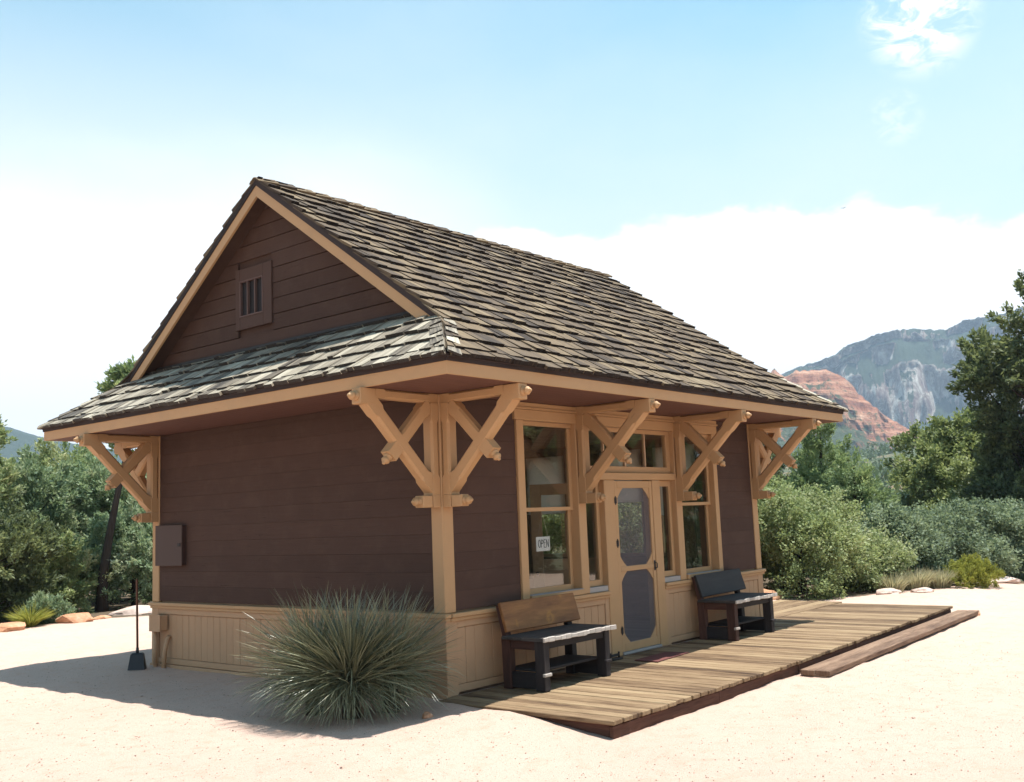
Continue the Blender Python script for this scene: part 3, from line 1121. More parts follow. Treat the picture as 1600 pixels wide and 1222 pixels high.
copy_tree(j2, (9.6, 13.0), 0.9, (1.0, 1.05), 'bluish juniper hidden behind the left half of the depot', GL)
copy_tree(j3, (14.6, 7.0), 3.3, (1.1, 0.9), 'olive juniper hidden behind the right half of the depot', GL)
copy_tree(j2, (14.5, 14.5), 5.0, (1.2, 1.15), 'bluish juniper farthest back behind the depot', GL)

# right of the depot
make_tree('mountain_mahogany_bush', 'big rounded pale green bush right behind the deck', GR, (11.5, 1.55), 'dome', 2.08, 1.36, 620, 120, 0.058, LF_SAGE, up=0.35, slen=(0.15, 0.38),
          spread=0.10, ratio=0.6, jitter=0.9, cat='bush', limbs=18, trunk_r=0.06)
b2 = make_tree('mountain_mahogany_bush', 'pale green bush seen through the depot windows', GR, (10.3, 4.1), 'dome', 2.6, 1.5, 420, 110, 0.062, LF_SAGE, up=0.35, slen=(0.15, 0.4),
               spread=0.10, ratio=0.6, jitter=0.9, cat='bush', limbs=14, trunk_r=0.06)
copy_tree(b2, (9.2, 6.4), 1.9, (1.0, 1.0), 'second pale bush seen through the left front window glass', GR)
copy_tree(b2, (12.6, 3.6), 3.9, (1.0, 0.85), 'pale bush between the rounded bush and the right bracket', GR)
con = dict(kind='cone', up=0.45, slen=(0.25, 0.5), spread=0.075, ratio=0.35, jitter=0.45)
make_tree('conifer_tree', 'tall pointed conifer under the right eave corner', GR, (17.5, 3.55), H=4.15, R=1.35, nsh=460, per=110, lsize=0.095, mat=LF_PIN, **con)
make_tree('conifer_tree', 'dark conifer framed inside the right corner bracket', GR, (18.4, 5.6), H=3.9, R=1.2, nsh=300, per=105, lsize=0.095, mat=LF_DRK, **con)
make_tree('conifer_tree', 'short bright conifer right of the tall pointed one', GR, (14.6, 1.6), H=2.75, R=1.12, nsh=360, per=105, lsize=0.085, mat=LF_PIN, **con)
brd = dict(kind='round', up=0.35, slen=(0.2, 0.5), spread=0.13, ratio=0.55, jitter=0.9)
t1 = make_tree('broadleaf_tree', 'broad light green tree below the red butte slope', GR, (25.4, 3.3), H=4.2, R=2.1, nsh=420, per=115, lsize=0.12, mat=LF_BRD, z0=0.3, **brd)
make_tree('broadleaf_tree', 'smaller greyish green tree between the conifers and the broad one', GR, (23.6, 5.0), H=2.6, R=1.8, nsh=330, per=110, lsize=0.12, mat=LF_OAK, z0=0.1, **brd)
make_tree('broadleaf_tree', 'leafy green tree in front of the tall dark one', GR, (23.6, 1.5), H=2.8, R=1.5, nsh=330, per=110, lsize=0.11, mat=LF_BRD, z0=0.1, **brd)
make_tree('cypress_tree', 'tall dark tree with ragged open top at the right edge', GR, (22.0, -0.62), 'egg', 8.1, 1.75, 520, 115, 0.125, LF_DRK, z0=0.3, up=0.45, slen=(0.3, 0.75), spread=0.10,
          ratio=0.5, jitter=0.6, trunk_r=0.16, limbs=50, lobes=24)
make_tree('cypress_tree', 'second dark tree just beyond the right edge of the picture', GR, (23.4, -1.4), 'egg', 6.4, 2.0, 420, 110, 0.13, LF_DRK, z0=0.2, up=0.45, slen=(0.3, 0.75), spread=0.10,
          ratio=0.5, jitter=0.6, trunk_r=0.16, limbs=20)
for k, (x_, y_, q_) in enumerate(((19.0, -8.5, 1.35), (22.5, -13.0, 1.6), (17.5, -15.5, 1.5), (23.0, -18.5, 1.7), (15.0, -20.0, 1.5), (19.5, -22.5, 1.7))):
    copy_tree((j3, t1)[k % 2], (x_, y_), 1.3 * k, (q_, q_), 'outside the picture, ' + ('juniper nearest the deck on the south side', 'broad green tree beyond the nearest southern juniper', 'juniper south of the step end',
              'broad green tree farthest south east', 'juniper due south of the benches', 'broad green tree farthest south')[k], 'trees south of the clearing')
oak = dict(kind='dome', up=0.3, slen=(0.15, 0.4), spread=0.11, ratio=0.6, jitter=0.9, cat='bush', limbs=12, trunk_r=0.05)
make_tree('scrub_oak', 'blue green scrub oak behind the tan grass tufts', GR, (14.0, 0.75), H=1.45, R=1.1, nsh=380, per=110, lsize=0.062, mat=LF_OAK, **oak)
make_tree('scrub_oak', 'blue green scrub oak behind the yellow rabbitbrush', GR, (15.7, 0.25), H=1.5, R=1.25, nsh=400, per=110, lsize=0.065, mat=LF_OAK, **oak)
make_tree('scrub_oak', 'blue green scrub oak at the right edge below the tall dark tree', GR, (16.9, -0.85), H=1.55, R=1.2, nsh=400, per=110, lsize=0.065, mat=LF_OAK, **oak)
make_tree('scrub_oak', 'small grey green scrub oak between rounded bush and grass tufts', GR, (12.75, 0.75), H=0.95, R=0.75, nsh=240, per=100, lsize=0.055, mat=LF_SAGE, **oak)
make_tree('scrub_oak', 'scrub oak mostly outside the right edge of the picture', GR, (17.3, -2.3), H=1.5, R=1.1, nsh=300, per=100, lsize=0.065, mat=LF_OAK, **oak)


def tuft(name, label, loc, n, H, R, wdt, mat, cat, group=None, arch=0.5):
    """a clump of upright blades"""
    zg = float(ground_h(np.array([loc[0]]), np.array([loc[1]]))[0])
    a = rng.random(n) * 2 * math.pi
    lean_ = rng.random(n) ** 0.7 * arch
    r0 = R * 0.45 * np.sqrt(rng.random(n))
    base = np.stack([r0 * np.cos(a), r0 * np.sin(a), np.zeros(n)], 1)
    ln = H * rng.uniform(0.65, 1.1, n)
    d0 = unit(np.stack([np.cos(a) * lean_, np.sin(a) * lean_, np.ones(n)], 1))
    d1 = unit(np.stack([np.cos(a) * lean_ * 2.0, np.sin(a) * lean_ * 2.0, np.ones(n) * 0.75], 1))
    sd_ = unit(np.cross(d0, rng.normal(size=(n, 3)))) * wdt / 2
    m_ = base + d0 * ln[:, None] * 0.55
    e = m_ + d1 * ln[:, None] * 0.5
    q1 = np.stack([base - sd_, base + sd_, m_ + sd_ * 0.8, m_ - sd_ * 0.8], 1)
    q2 = np.stack([m_ - sd_ * 0.8, m_ + sd_ * 0.8, e + sd_ * 0.15, e - sd_ * 0.15], 1)
    ti = np.clip(rng.normal(0.5, 0.22, n), 0, 1)
    me = quad_mesh(name, np.concatenate([q1, q2]), np.concatenate([ti, ti]), mat)
    o = bpy.data.objects.new(name, me)
    COL.objects.link(o)
    place(o, (loc[0], loc[1], zg - 0.01))
    tag(o, label, cat, group)
    return o


GG = 'grass tufts and low plants along the clearing edge'
tuft('grass_tuft', 'pale dry grass tuft at the foot of the small scrub oak', (12.05, 0.10), 620, 0.36, 0.42, 0.012, LF_DRY, 'grass tuft', GG, 0.7)
tuft('grass_tuft', 'tan grass tuft between the two other tufts behind the deck', (12.65, -0.15), 680, 0.42, 0.45, 0.012, LF_DRY, 'grass tuft', GG, 0.6)
tuft('grass_tuft', 'tan grass tuft touching the yellow rabbitbrush', (13.15, -0.42), 680, 0.38, 0.42, 0.012, LF_DRY, 'grass tuft', GG, 0.7)
make_tree('rabbitbrush', 'low yellow green rabbitbrush mound at the right clearing edge', GG, (13.75, -0.85), 'dome', 0.47, 0.56, 260, 90, 0.045, LF_YEL, up=0.7, slen=(0.08, 0.16), spread=0.03, ratio=0.3, jitter=0.4, cat='bush', show_trunk=False, lobes=16)
tuft('small_yucca', 'small pale green yucca among rocks at the far left edge', (1.82, 12.35), 420, 0.46, 0.16, 0.015, LF_YEL, 'yucca', GG, 1.3)
make_tree('sage_bush', 'small blue green bush right of the little yucca', GG, (2.35, 12.75), 'dome', 0.50, 0.46, 130, 80, 0.05, LF_BLU, cat='bush', show_trunk=False, slen=(0.08, 0.2), spread=0.05)

# far scrub woodland: one mass
nw = 5600
az = np.radians(np.concatenate([rng.uniform(-10, 100, int(nw * 0.55)), rng.uniform(52, 80, int(nw * 0.28)), rng.uniform(4, 28, nw - int(nw * 0.55) - int(nw * 0.28))]))
dist = 42 + 560 * rng.random(len(az)) ** 1.5
wx, wy = C0[0] + dist * np.cos(az), C0[1] + dist * np.sin(az)
wz = ground_h(wx, wy)
keepw = np.array([mnoise.noise((x * 0.018, y * 0.018, 0.4)) for x, y in zip(wx, wy)]) > -0.22
wx, wy, wz, dist = wx[keepw], wy[keepw], wz[keepw], dist[keepw]
K = 46
nt_ = len(wx)
hh = rng.uniform(1.6, 4.2, nt_)
u_ = rng.normal(size=(nt_, K, 3))
u_ = unit(u_) * rng.random((nt_, K, 1)) ** 0.4
cen = np.stack([wx, wy, wz + hh * 0.45], 1)
pos = cen[:, None, :] + u_ * np.stack([hh * 0.42, hh * 0.42, hh * 0.52], 1)[:, None, :]
dr = u_ + np.array([0, 0, 0.4])
szz = (0.30 + 0.0016 * dist)[:, None] * rng.uniform(0.7, 1.4, (nt_, K))
Q = leaf_quads(pos.reshape(-1, 3), dr.reshape(-1, 3), szz.ravel(), 0.75, unit(u_ + np.array([0, 0, 0.8])).reshape(-1, 3))
tw = np.clip(rng.normal(0.5, 0.18, nt_)[:, None] + rng.normal(0, 0.16, (nt_, K)), 0, 1).ravel()
me = quad_mesh('woodland', Q, tw, LF_WOOD)
o = bpy.data.objects.new('woodland', me)
COL.objects.link(o)
tag(o, 'distant scrub woodland covering the lower slopes of the valley', 'woodland', None, 'stuff')


def rock(name, label, loc, size, mat, seed, group=None, sub=2, flat=0.6, rz=0.0):
    import bmesh
    bm = bmesh.new()
    bmesh.ops.create_icosphere(bm, subdivisions=sub, radius=1.0)
    for v in bm.verts:
        p_ = v.co.copy()
        d = 1 + 0.34 * mnoise.fractal(p_ * 1.1 + Vector((seed, seed * 2, 0)), 1, 2, 4)
        q = p_ * d
        # a few flat faces like broken sandstone
        for k in range(5):
            random.seed(int(seed * 100) + k)
            nrm_ = Vector((random.uniform(-1, 1), random.uniform(-1, 1), random.uniform(-0.2, 1))).normalized()
            ov = q.dot(nrm_) - 0.72
            if ov > 0:
                q -= nrm_ * ov * 0.85
        v.co = Vector((q.x * size[0], q.y * size[1], q.z * size[2]))
    me = bpy.data.meshes.new(name)
    bm.to_mesh(me)
    bm.free()
    me.materials.append(mat)
    o = bpy.data.objects.new(name, me)
    COL.objects.link(o)
    zg = float(ground_h(np.array([loc[0]]), np.array([loc[1]]))[0])
    place(o, (loc[0], loc[1], zg + size[2] * 0.25))
    o.rotation_euler = (0, 0, rz)
    tag(o, label, 'rock', group)
    return o


RG = 'rocks edging the clearing'
rock('rock', 'orange rock at the far left edge of the clearing', (1.30, 12.0), (0.34, 0.22, 0.13), ROCKO, 1.3, RG, 3, rz=0.4)
rock('rock', 'low orange rock left of the leaning trunk base', (2.62, 12.25), (0.34, 0.22, 0.14), ROCKO, 2.1, RG, 3, rz=-0.3)
rock('rock', 'small flat orange stone right of the low orange rock', (3.25, 12.45), (0.22, 0.15, 0.06), ROCKO, 3.7, RG, 2, rz=0.2)
rock('rock', 'long pale sandstone slab behind the dustpan', (4.15, 12.75), (0.52, 0.28, 0.15), ROCKP, 4.4, RG, 3, rz=-0.5)
rock('rock', 'pale sandstone piece by the depot corner post', (4.85, 13.0), (0.30, 0.24, 0.11), ROCKP, 5.2, RG, 3, rz=0.1)
rock('rock', 'pale low rock left of the dry grass tufts', (11.62, 0.02), (0.26, 0.14, 0.09), ROCKP, 6.1, RG, 3, rz=-0.8)
rock('rock', 'pale low rock among the tan grass tufts', (12.15, -0.42), (0.22, 0.13, 0.08), ROCKP, 7.3, RG, 3, rz=-0.8)
rock('rock', 'orange rock behind the charcoal bench end', (10.0, 1.62), (0.34, 0.22, 0.16), ROCKO, 8.8, RG, 3, rz=-0.7)
rock('rock', 'pale low rock just right of the rabbitbrush mound', (14.9, -1.05), (0.45, 0.22, 0.10), ROCKP, 9.6, RG, 3, rz=-0.8)
rock('rock', 'fist sized pinkish stone on the sand beside the big yucca', (-0.74, -0.46), (0.062, 0.05, 0.045), ROCKO, 10.4, None, 2)
rock('rock', 'orange chunk propping the far end of the long step', (9.62, -1.98), (0.07, 0.10, 0.06), ROCKO, 11.5, None, 2)


# ------------------------------------------------------------------ the depot
LX, WY, ZS = 6.624, 5.103, 2.864          # length, width, soffit height
OX, OY = 0.935, 0.998                     # eave overhangs at the ends and along the front
TH = 0.722                                # roof pitch
ZE = 3.03                                 # roof deck height at the eave line
RGX = -0.237                              # gable rake plane
depot = empty('depot_building', (0, 0, 0))
tag(depot, 'small brown wooden depot with tan trim and steep shake roof', 'building')


def part(mb, name, mat, parent=depot, smooth=False):
    return mb.build(name, mat, parent, smooth)


def zroof(y):                              # deck height of the front slope
    return ZE + TH * (y + OY)


def zroof_b(y):
    return ZE + TH * ((WY + OY) - y)


def zhip(x):                               # left end hip
    return ZE + TH * (x + OX)


# --- walls -------------------------------------------------------------
side = MB()
side.aab(0.045, 0.13, 0.10, WY - 0.10, 0.02, 2.86, 'y', 0)
side_wall = part(side, 'side_wall', INNER)


def siding(parent, x0, x1, z0, z1, face, horiz='y', step=0.182, joints=0):
    """horizontal shiplap boards; face = coordinate of the outer face"""
    z = z0
    while z < z1 - 0.02:
        zt = min(z + step, z1)
        cuts = sorted(random.uniform(x0 + 0.5, x1 - 0.5) for _ in range(random.choice((0, 1, joints)) if joints else 0))
        ends = [x0] + cuts + [x1]
        for u0, u1 in zip(ends[:-1], ends[1:]):
            mb = MB()
            d = random.uniform(-0.0015, 0.0015)
            ga, gb_ = (0.001 if u0 > x0 else 0), (0.001 if u1 < x1 else 0)
            if horiz == 'y':
                mb.aab(face + d, face + 0.028, u0 + ga, u1 - gb_, z + 0.0005, zt - 0.0005, 'y', 0.0012)
            else:
                mb.aab(u0 + ga, u1 - gb_, face + d, face + 0.028, z + 0.0005, zt - 0.0005, 'x', 0.0014)
            mb.build('siding_board', BROWN, parent)
        z = zt


siding(side_wall, 0.152, WY - 0.152, 0.792, 2.86, 0.014)


def wainscot(parent, a0, a1, face, horiz, zr, stile=0.152, wb=0.128):
    """tan beaded panel below the sill rail: rail, frieze, boards, base strip"""
    def B(mb, u0, u1, d0, d1, z0, z1, ax):
        if horiz == 'y':
            mb.aab(face + d0, face + d1, u0, u1, z0, z1, 'y' if ax == 'h' else 'z', 0.004)
        else:
            mb.aab(u0, u1, face + d0, face + d1, z0, z1, 'x' if ax == 'h' else 'z', 0.004)
    mb = MB()
    B(mb, a0 + stile, a1 - stile, -0.001, 0.03, zr - 0.130, zr - 0.063, 'h')
    mb.build('frieze_board', TANP, parent)
    n = max(1, round((a1 - a0 - 2 * stile) / wb))
    wd = (a1 - a0 - 2 * stile) / n
    for k in range(n):
        mb = MB()
        d = random.uniform(0.010, 0.014)
        B(mb, a0 + stile + k * wd + 0.0015, a0 + stile + (k + 1) * wd - 0.0015, d, 0.035, 0.105, zr - 0.133, 'v')
        mb.build('panel_board', TANP, parent)
    mb = MB()
    B(mb, a0 + stile, a1 - stile, 0.002, 0.03, 0.035, 0.102, 'h')
    mb.build('base_board', TANP, parent)
    for u in (a0, a1 - stile):
        mb = MB()
        B(mb, u, u + stile, -0.003, 0.04, 0.01, zr - 0.062, 'v')
        mb.build('panel_stile', TANP, parent)


ZR = 0.762
# side wall wainscot
mb = MB()
mb.aab(-0.034, 0.05, -0.034, WY + 0.034, ZR - 0.030, ZR + 0.012, 'y', 0.006)
mb.aab(-0.018, 0.05, -0.018, WY + 0.018, ZR - 0.062, ZR - 0.031, 'y', 0.003)
part(mb, 'sill_rail', TAN)
wainscot(side_wall, 0.0, WY, 0.0, 'y', ZR)
mb = MB()
mb.aab(-0.022, 0.04, 0.0, WY + 0.01, -0.03, 0.030, 'y', 0.004)
part(mb, 'foundation_strip', TANP)

# front wall (the bay between x = 1.15 and 5.45 holds the windows and door)
fw = MB()
fw.aab(0.15, 2.70, 0.045, 0.13, 0.02, ZR - 0.02, 'x', 0)
fw.aab(3.93, 6.48, 0.045, 0.13, 0.02, ZR - 0.02, 'x', 0)
fw.aab(0.15, 1.16, 0.045, 0.13, ZR - 0.015, 2.86, 'x', 0)
fw.aab(5.44, 6.48, 0.045, 0.13, ZR - 0.015, 2.86, 'x', 0)
fw.aab(1.165, 5.435, 0.045, 0.13, 2.67, 2.86, 'x', 0)
front_wall = part(fw, 'front_wall', INNER)
siding(front_wall, 0.152, 1.145, 0.792, 2.86, 0.014, 'x')
siding(front_wall, 5.452, 6.472, 0.792, 2.86, 0.014, 'x')
wainscot(front_wall, 0.0, 2.78, 0.0, 'x', ZR)
wainscot(front_wall, 3.86, LX, 0.0, 'x', ZR)
mb = MB()
mb.aab(0.055, 2.70, -0.045, 0.05, ZR - 0.032, ZR + 0.010, 'x', 0.006)
mb.aab(0.055, 2.70, -0.026, 0.05, ZR - 0.064, ZR - 0.034, 'x', 0.003)
mb.aab(3.92, LX + 0.04, -0.045, 0.05, ZR - 0.032, ZR + 0.010, 'x', 0.006)
mb.aab(3.92, LX + 0.02, -0.026, 0.05, ZR - 0.064, ZR - 0.034, 'x', 0.003)
part(mb, 'sill_rail', TAN)

# back wall and the right end wall with three windows
mb = MB()
mb.aab(0.12, LX - 0.02, WY - 0.12, WY - 0.02, 0.02, 0.90, 'x', 0)
mb.aab(0.12, LX - 0.02, WY - 0.12, WY - 0.02, 2.602, 2.86, 'x', 0)
BKW = [(1.10, 2.15), (2.75, 3.85), (4.45, 5.50)]  # unseen windows, added to bring daylight into the room
xb = [0.12] + [v_ for p_ in BKW for v_ in p_] + [LX - 0.02]
for k in range(0, len(xb), 2):
    mb.aab(xb[k], xb[k + 1], WY - 0.12, WY - 0.02, 0.901, 2.601, 'z', 0)
back_wall = part(mb, 'back_wall', INNER)
for a, b in BKW:
    mb = MB()
    for xa, xc in ((a, a + 0.05), (b - 0.05, b)):
        mb.aab(xa, xc, WY - 0.10, WY - 0.04, 0.901, 2.601, 'z', 0.004)
    for za, zc in ((0.901, 0.95), (1.72, 1.76), (2.55, 2.601)):
        mb.aab(a + 0.051, b - 0.051, WY - 0.10, WY - 0.04, za, zc, 'x', 0.004)
    wn = part(mb, 'added_back_window', INDOOR)
    mb = MB()
    mb.aab(a + 0.051, b - 0.051, WY - 0.072, WY - 0.068, 0.951, 2.549, 'z', 0)
    part(mb, 'glass_pane', GLASS, wn)
ENDW = [(0.92, 1.62), (1.88, 2.62), (3.40, 4.16)]
mb = MB()
ys = [0.10] + [v for p_ in ENDW for v in p_] + [WY - 0.125]
for k in range(0, len(ys), 2):
    mb.aab(LX - 0.13, LX - 0.01, ys[k], ys[k + 1], 0.97, 2.62, 'z', 0)
mb.aab(LX - 0.13, LX - 0.01, 0.10, WY - 0.125, 0.02, 0.968, 'y', 0)
mb.aab(LX - 0.13, LX - 0.01, 0.10, WY - 0.125, 2.622, 2.86, 'y', 0)
end_wall = part(mb, 'end_wall', INNER)
for (a, b), bl in zip(ENDW, (1.60, 1.83, 1.70)):
    mb = MB()
    mb.aab(LX - 0.10, LX - 0.04, a, a + 0.05, 0.97, 2.62, 'z', 0.004)
    mb.aab(LX - 0.10, LX - 0.04, b - 0.05, b, 0.97, 2.62, 'z', 0.004)
    mb.aab(LX - 0.10, LX - 0.04, a + 0.051, b - 0.051, 0.97, 1.02, 'y', 0.004)
    mb.aab(LX - 0.10, LX - 0.04, a + 0.051, b - 0.051, 2.57, 2.62, 'y', 0.004)
    wn = part(mb, 'end_window', INDOOR)
    mb = MB()
    mb.aab(LX - 0.072, LX - 0.068, a + 0.051, b - 0.051, 1.021, 2.569, 'z', 0)
    part(mb, 'glass_pane', GLASS, wn)
    mb = MB()
    mb.aab(LX - 0.150, LX - 0.146, a - 0.02, b + 0.02, bl, 2.64, 'z', 0)
    mb.tube([(LX - 0.148, a - 0.03, bl - 0.008), (LX - 0.148, b + 0.03, bl - 0.008)], [0.010, 0.010], 8)
    part(mb, 'roller_blind', BLIND, wn)

mb = MB()
for k in range(40):
    mb.aab(0.13 + k * 0.159, 0.13 + (k + 1) * 0.159 - 0.003, 0.13, WY - 0.12, -0.02, 0.045, 'y', 0)
part(mb, 'floor', INNER)
mb = MB()
for k in range(34):
    mb.aab(0.13, LX - 0.14, 0.13 + k * 0.1425, 0.13 + (k + 1) * 0.1425 - 0.003, 2.78, 2.81, 'x', 0)
part(mb, 'ceiling', INNER)

# --- posts -------------------------------------------------------------
for (x0, x1, y0, y1) in ((0, .152, 0, .152), (0, .152, WY - .152, WY), (LX - .152, LX, 0, .152), (LX - .152, LX, WY - .152, WY)):
    mb = MB()
    mb.aab(x0, x1, y0, y1, ZR + 0.0125, 2.862, 'z', 0.007)
    part(mb, 'corner_post', TAN)
for (x0, x1, y0, y1) in ((LX - .15, LX, WY - .15, WY), ):
    mb = MB()
    mb.aab(x0, x1, y0, y1, 0.0, ZR - 0.03, 'z', 0.007)
    part(mb, 'corner_post', TAN)

# --- soffit and fascia ---------------------------------------------------
mb = MB()
bw = 0.11
y = -OY + 0.031
k = 0
while y < -0.005:
    y2 = min(y + bw, -0.004)
    mb.aab(-OX + 0.031, LX + OX - 0.031, y, y2 - 0.002, ZS, ZS + 0.02, 'x', 0.002)
    y = y2
x = -OX + 0.031
while x < -0.005:
    x2 = min(x + bw, 0.15)
    mb.aab(x, x2 - 0.002, 0.0, WY + OY - 0.031, ZS, ZS + 0.02, 'y', 0.002)
    x = x2
x = LX - 0.15
while x < LX + OX - 0.04:
    x2 = min(x + bw, LX + OX - 0.031)
    mb.aab(x, x2 - 0.002, 0.0, WY + OY - 0.031, ZS, ZS + 0.02, 'y', 0.002)
    x = x2
y = WY + 0.0
while y < WY + OY - 0.04:
    y2 = min(y + bw, WY + OY - 0.031)
    mb.aab(0.152, LX - 0.152, y, y2 - 0.002, ZS, ZS + 0.02, 'x', 0.002)
    y = y2
mb.aab(0.0, LX, 0.0, 0.14, ZS + 0.001, ZS + 0.021, 'x', 0)
part(mb, 'soffit', SOFF)
x0, x1, y0, y1 = -OX, LX + OX, -OY, WY + OY
zf0, zf1 = ZS - 0.002, 2.972
for poly in ([(x0, y0), (x1, y0), (x1 - .03, y0 + .03), (x0 + .03, y0 + .03)], [(x0, y1), (x0, y0), (x0 + .03, y0 + .03), (x0 + .03, y1 - .03)],
             [(x1, y0), (x1, y1), (x1 - .03, y1 - .03), (x1 - .03, y0 + .03)], [(x1, y1), (x0, y1), (x0 + .03, y1 - .03), (x1 - .03, y1 - .03)]):
    mb = MB()
    mb.prism([(a, b, zf0) for a, b in poly], (0, 0, zf1 - zf0), None, None)
    part(mb, 'fascia', TAN)

# --- roof ------------------------------------------------------------------
NF = np.array([0, -TH, 1]) / math.hypot(TH, 1)         # front slope normal
NBk = np.array([0, TH, 1]) / math.hypot(TH, 1)
NLf = np.array([-TH, 0, 1]) / math.hypot(TH, 1)
NRt = np.array([TH, 0, 1]) / math.hypot(TH, 1)
YM = WY / 2
ZRG = zroof(YM)
XR0, XR1 = RGX, 6.805                                   # rakes
hl = XR0 + OX                                           # run of the hip up to the rake
hr = LX + OX - XR1
EX = 0.018                                              # sheathing reaches past the fascia
mb = MB()
fr_poly = [(-OX - EX, -OY - EX, ZE - TH * EX), (LX + OX + EX, -OY - EX, ZE - TH * EX), (XR1, -OY + hr, zroof(-OY + hr)), (XR1, YM, ZRG), (XR0, YM, ZRG), (XR0, -OY + hl, zroof(-OY + hl))]
mb.prism(fr_poly, -NF * 0.055, 0.4, (0, 1, TH))
mb.prism([(p_[0], WY - p_[1], p_[2]) for p_ in fr_poly][::-1], -NBk * 0.055, 0.4, (0, 1, -TH))
mb.prism([(-OX - EX, -OY - EX, ZE - TH * EX), (0.02, -OY + OX + 0.02, zhip(0.02)), (0.02, WY + OY - OX - 0.02, zhip(0.02)), (-OX - EX, WY + OY + EX, ZE - TH * EX)], -NLf * 0.055, 0.4, (1, 0, TH))
mb.prism([(LX + OX + EX, -OY - EX, ZE - TH * EX), (LX - 0.02, -OY + OX + 0.02, zhip(0.02)), (LX - 0.02, WY + OY - OX - 0.02, zhip(0.02)), (LX + OX + EX, WY + OY + EX, ZE - TH * EX)], -NRt * 0.055, 0.4, (-1, 0, TH))
# dark drip edge between fascia and shakes
for poly in ([(x0 - .012, y0 - .012), (x1 + .012, y0 - .012), (x1 - .02, y0 + .02), (x0 + .02, y0 + .02)], [(x0 - .012, y1 + .012), (x0 - .012, y0 - .012), (x0 + .02, y0 + .02), (x0 + .02, y1 - .02)],
             [(x1 + .012, y0 - .012), (x1 + .012, y1 + .012), (x1 - .02, y1 - .02), (x1 - .02, y0 + .02)], [(x1 + .012, y1 + .012), (x0 - .012, y1 + .012), (x0 + .02, y1 - .02), (x1 - .02, y1 - .02)]):
    mb.prism([(a, b, zf1 + 0.001) for a, b in poly], (0, 0, 0.058), 0.4)
roof = part(mb, 'roof', SHEATH)

EXPO = 0.236
SHK = []                                                # every shake: (8 corner points, uv box, tint)


def shake(base, across, upv, nrm, u0, u1, s0, uclip, tint, smax):
    """one split shake. base = point on the eave line, u across, s up the slope"""
    Ls = 0.42
    lift = random.uniform(0, 0.010)
    th = random.uniform(0.028, 0.046)
    s1 = min(s0 + Ls, smax)
    sk = random.uniform(-0.006, 0.006)
    pts = []
    for s_, hb, ht in ((s0, 0.012 + lift, 0.012 + lift + th), (s1, 0.001, 0.006)):
        lo, hi = uclip(s_)
        for u in (u0, u1):
            uu = min(max(u, lo), hi)
            d = sk if (s_ == s0 and u == u1) else 0
            for h in (hb, ht):
                pts.append(base + across * uu + upv * (s_ + d) + nrm * h)
    if np.linalg.norm(pts[0] - pts[2]) < 0.02:
        return
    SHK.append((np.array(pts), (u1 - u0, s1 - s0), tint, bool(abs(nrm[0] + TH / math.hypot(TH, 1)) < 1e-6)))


def slope_rows(base, across, upv, nrm, ulo, uhi, smax, uclip, e=EXPO, s_start=-0.055):
    s0 = s_start
    k = 0
    while s0 < smax - 0.05:
        lo, hi = uclip(max(s0, 0))
        u = lo - random.uniform(0, 0.12)
        while u < hi:
            wd = random.choice((0.09, 0.12, 0.14, 0.16, 0.19, 0.22)) * random.uniform(0.85, 1.12)
            so_ = s0 + random.gauss(0, 0.012)
            if min(u + wd, hi) - max(u, lo) > 0.025:
                shake(base, across, upv, nrm, u, u + wd - random.uniform(0.003, 0.009), so_, uclip, random.random(), smax)
            u += wd
        s0 += e * (0.5 if k == 0 else 1) * random.uniform(0.985, 1.015)
        k += 1


cth = 1 / math.hypot(1, TH)
UPF = np.array([0, cth, TH * cth])
UPB = np.array([0, -cth, TH * cth])
UPL = np.array([cth, 0, TH * cth])
UPR = np.array([-cth, 0, TH * cth])
SL = (YM + OY) / cth


def clip_front(s_):
    h = s_ * cth
    lo = -OX + h - 0.01 if h < hl else XR0 - 0.012
    hi = LX + OX - h + 0.01 if h < hr else XR1 + 0.012
    return lo, hi


def clip_end(s_):
    h = s_ * cth
    return (-OY + h - 0.01, WY + OY - h + 0.01)


slope_rows(np.array([0, -OY, ZE]), np.array([1.0, 0, 0]), UPF, NF, 0, 0, SL, clip_front)
slope_rows(np.array([-OX, 0, ZE]), np.array([0, 1.0, 0]), UPL, NLf, 0, 0, OX / cth, clip_end)
slope_rows(np.array([0, WY + OY, ZE]), np.array([1.0, 0, 0]), UPB, NBk, 0, 0, SL, clip_front)
slope_rows(np.array([LX + OX, 0, ZE]), np.array([0, 1.0, 0]), UPR, NRt, 0, 0, OX / cth, clip_end)
SF = [(1, 3, 7, 5), (0, 4, 6, 2), (0, 2, 3, 1), (4, 5, 7, 6), (0, 1, 5, 4), (2, 6, 7, 3)]


def add_shake(mb, sh):
    P, (wd, ln), ti = sh[:3]
    ou, ov = random.random() * 20, random.random() * 20
    cu = {0: 0, 1: 0, 2: wd, 3: wd, 4: 0, 5: 0, 6: wd, 7: wd}
    cv = {0: 0, 1: 0, 2: 0, 3: 0, 4: ln, 5: ln, 6: ln, 7: ln}
    U = []
    Fs = []
    c = P.mean(0)
    for q, f in enumerate(SF):
        n = np.cross(P[f[1]] - P[f[0]], P[f[2]] - P[f[0]])
        f2 = f if n @ (P[list(f)].mean(0) - c) > 0 else f[::-1]
        Fs.append(f2)
        if q == 2 or q == 3:
            U.append([(ou + cu[i], ov + (0.03 if i % 2 else 0)) for i in f2])
        else:
            U.append([(ou + cu[i] + (0.02 if i % 2 else 0), ov + cv[i]) for i in f2])
    b0 = len(mb.t)
    mb.add(P, Fs, U, ti)
    mb.t[b0 + 2] = -0.55                       # the end face at the butt is tinted nearly black


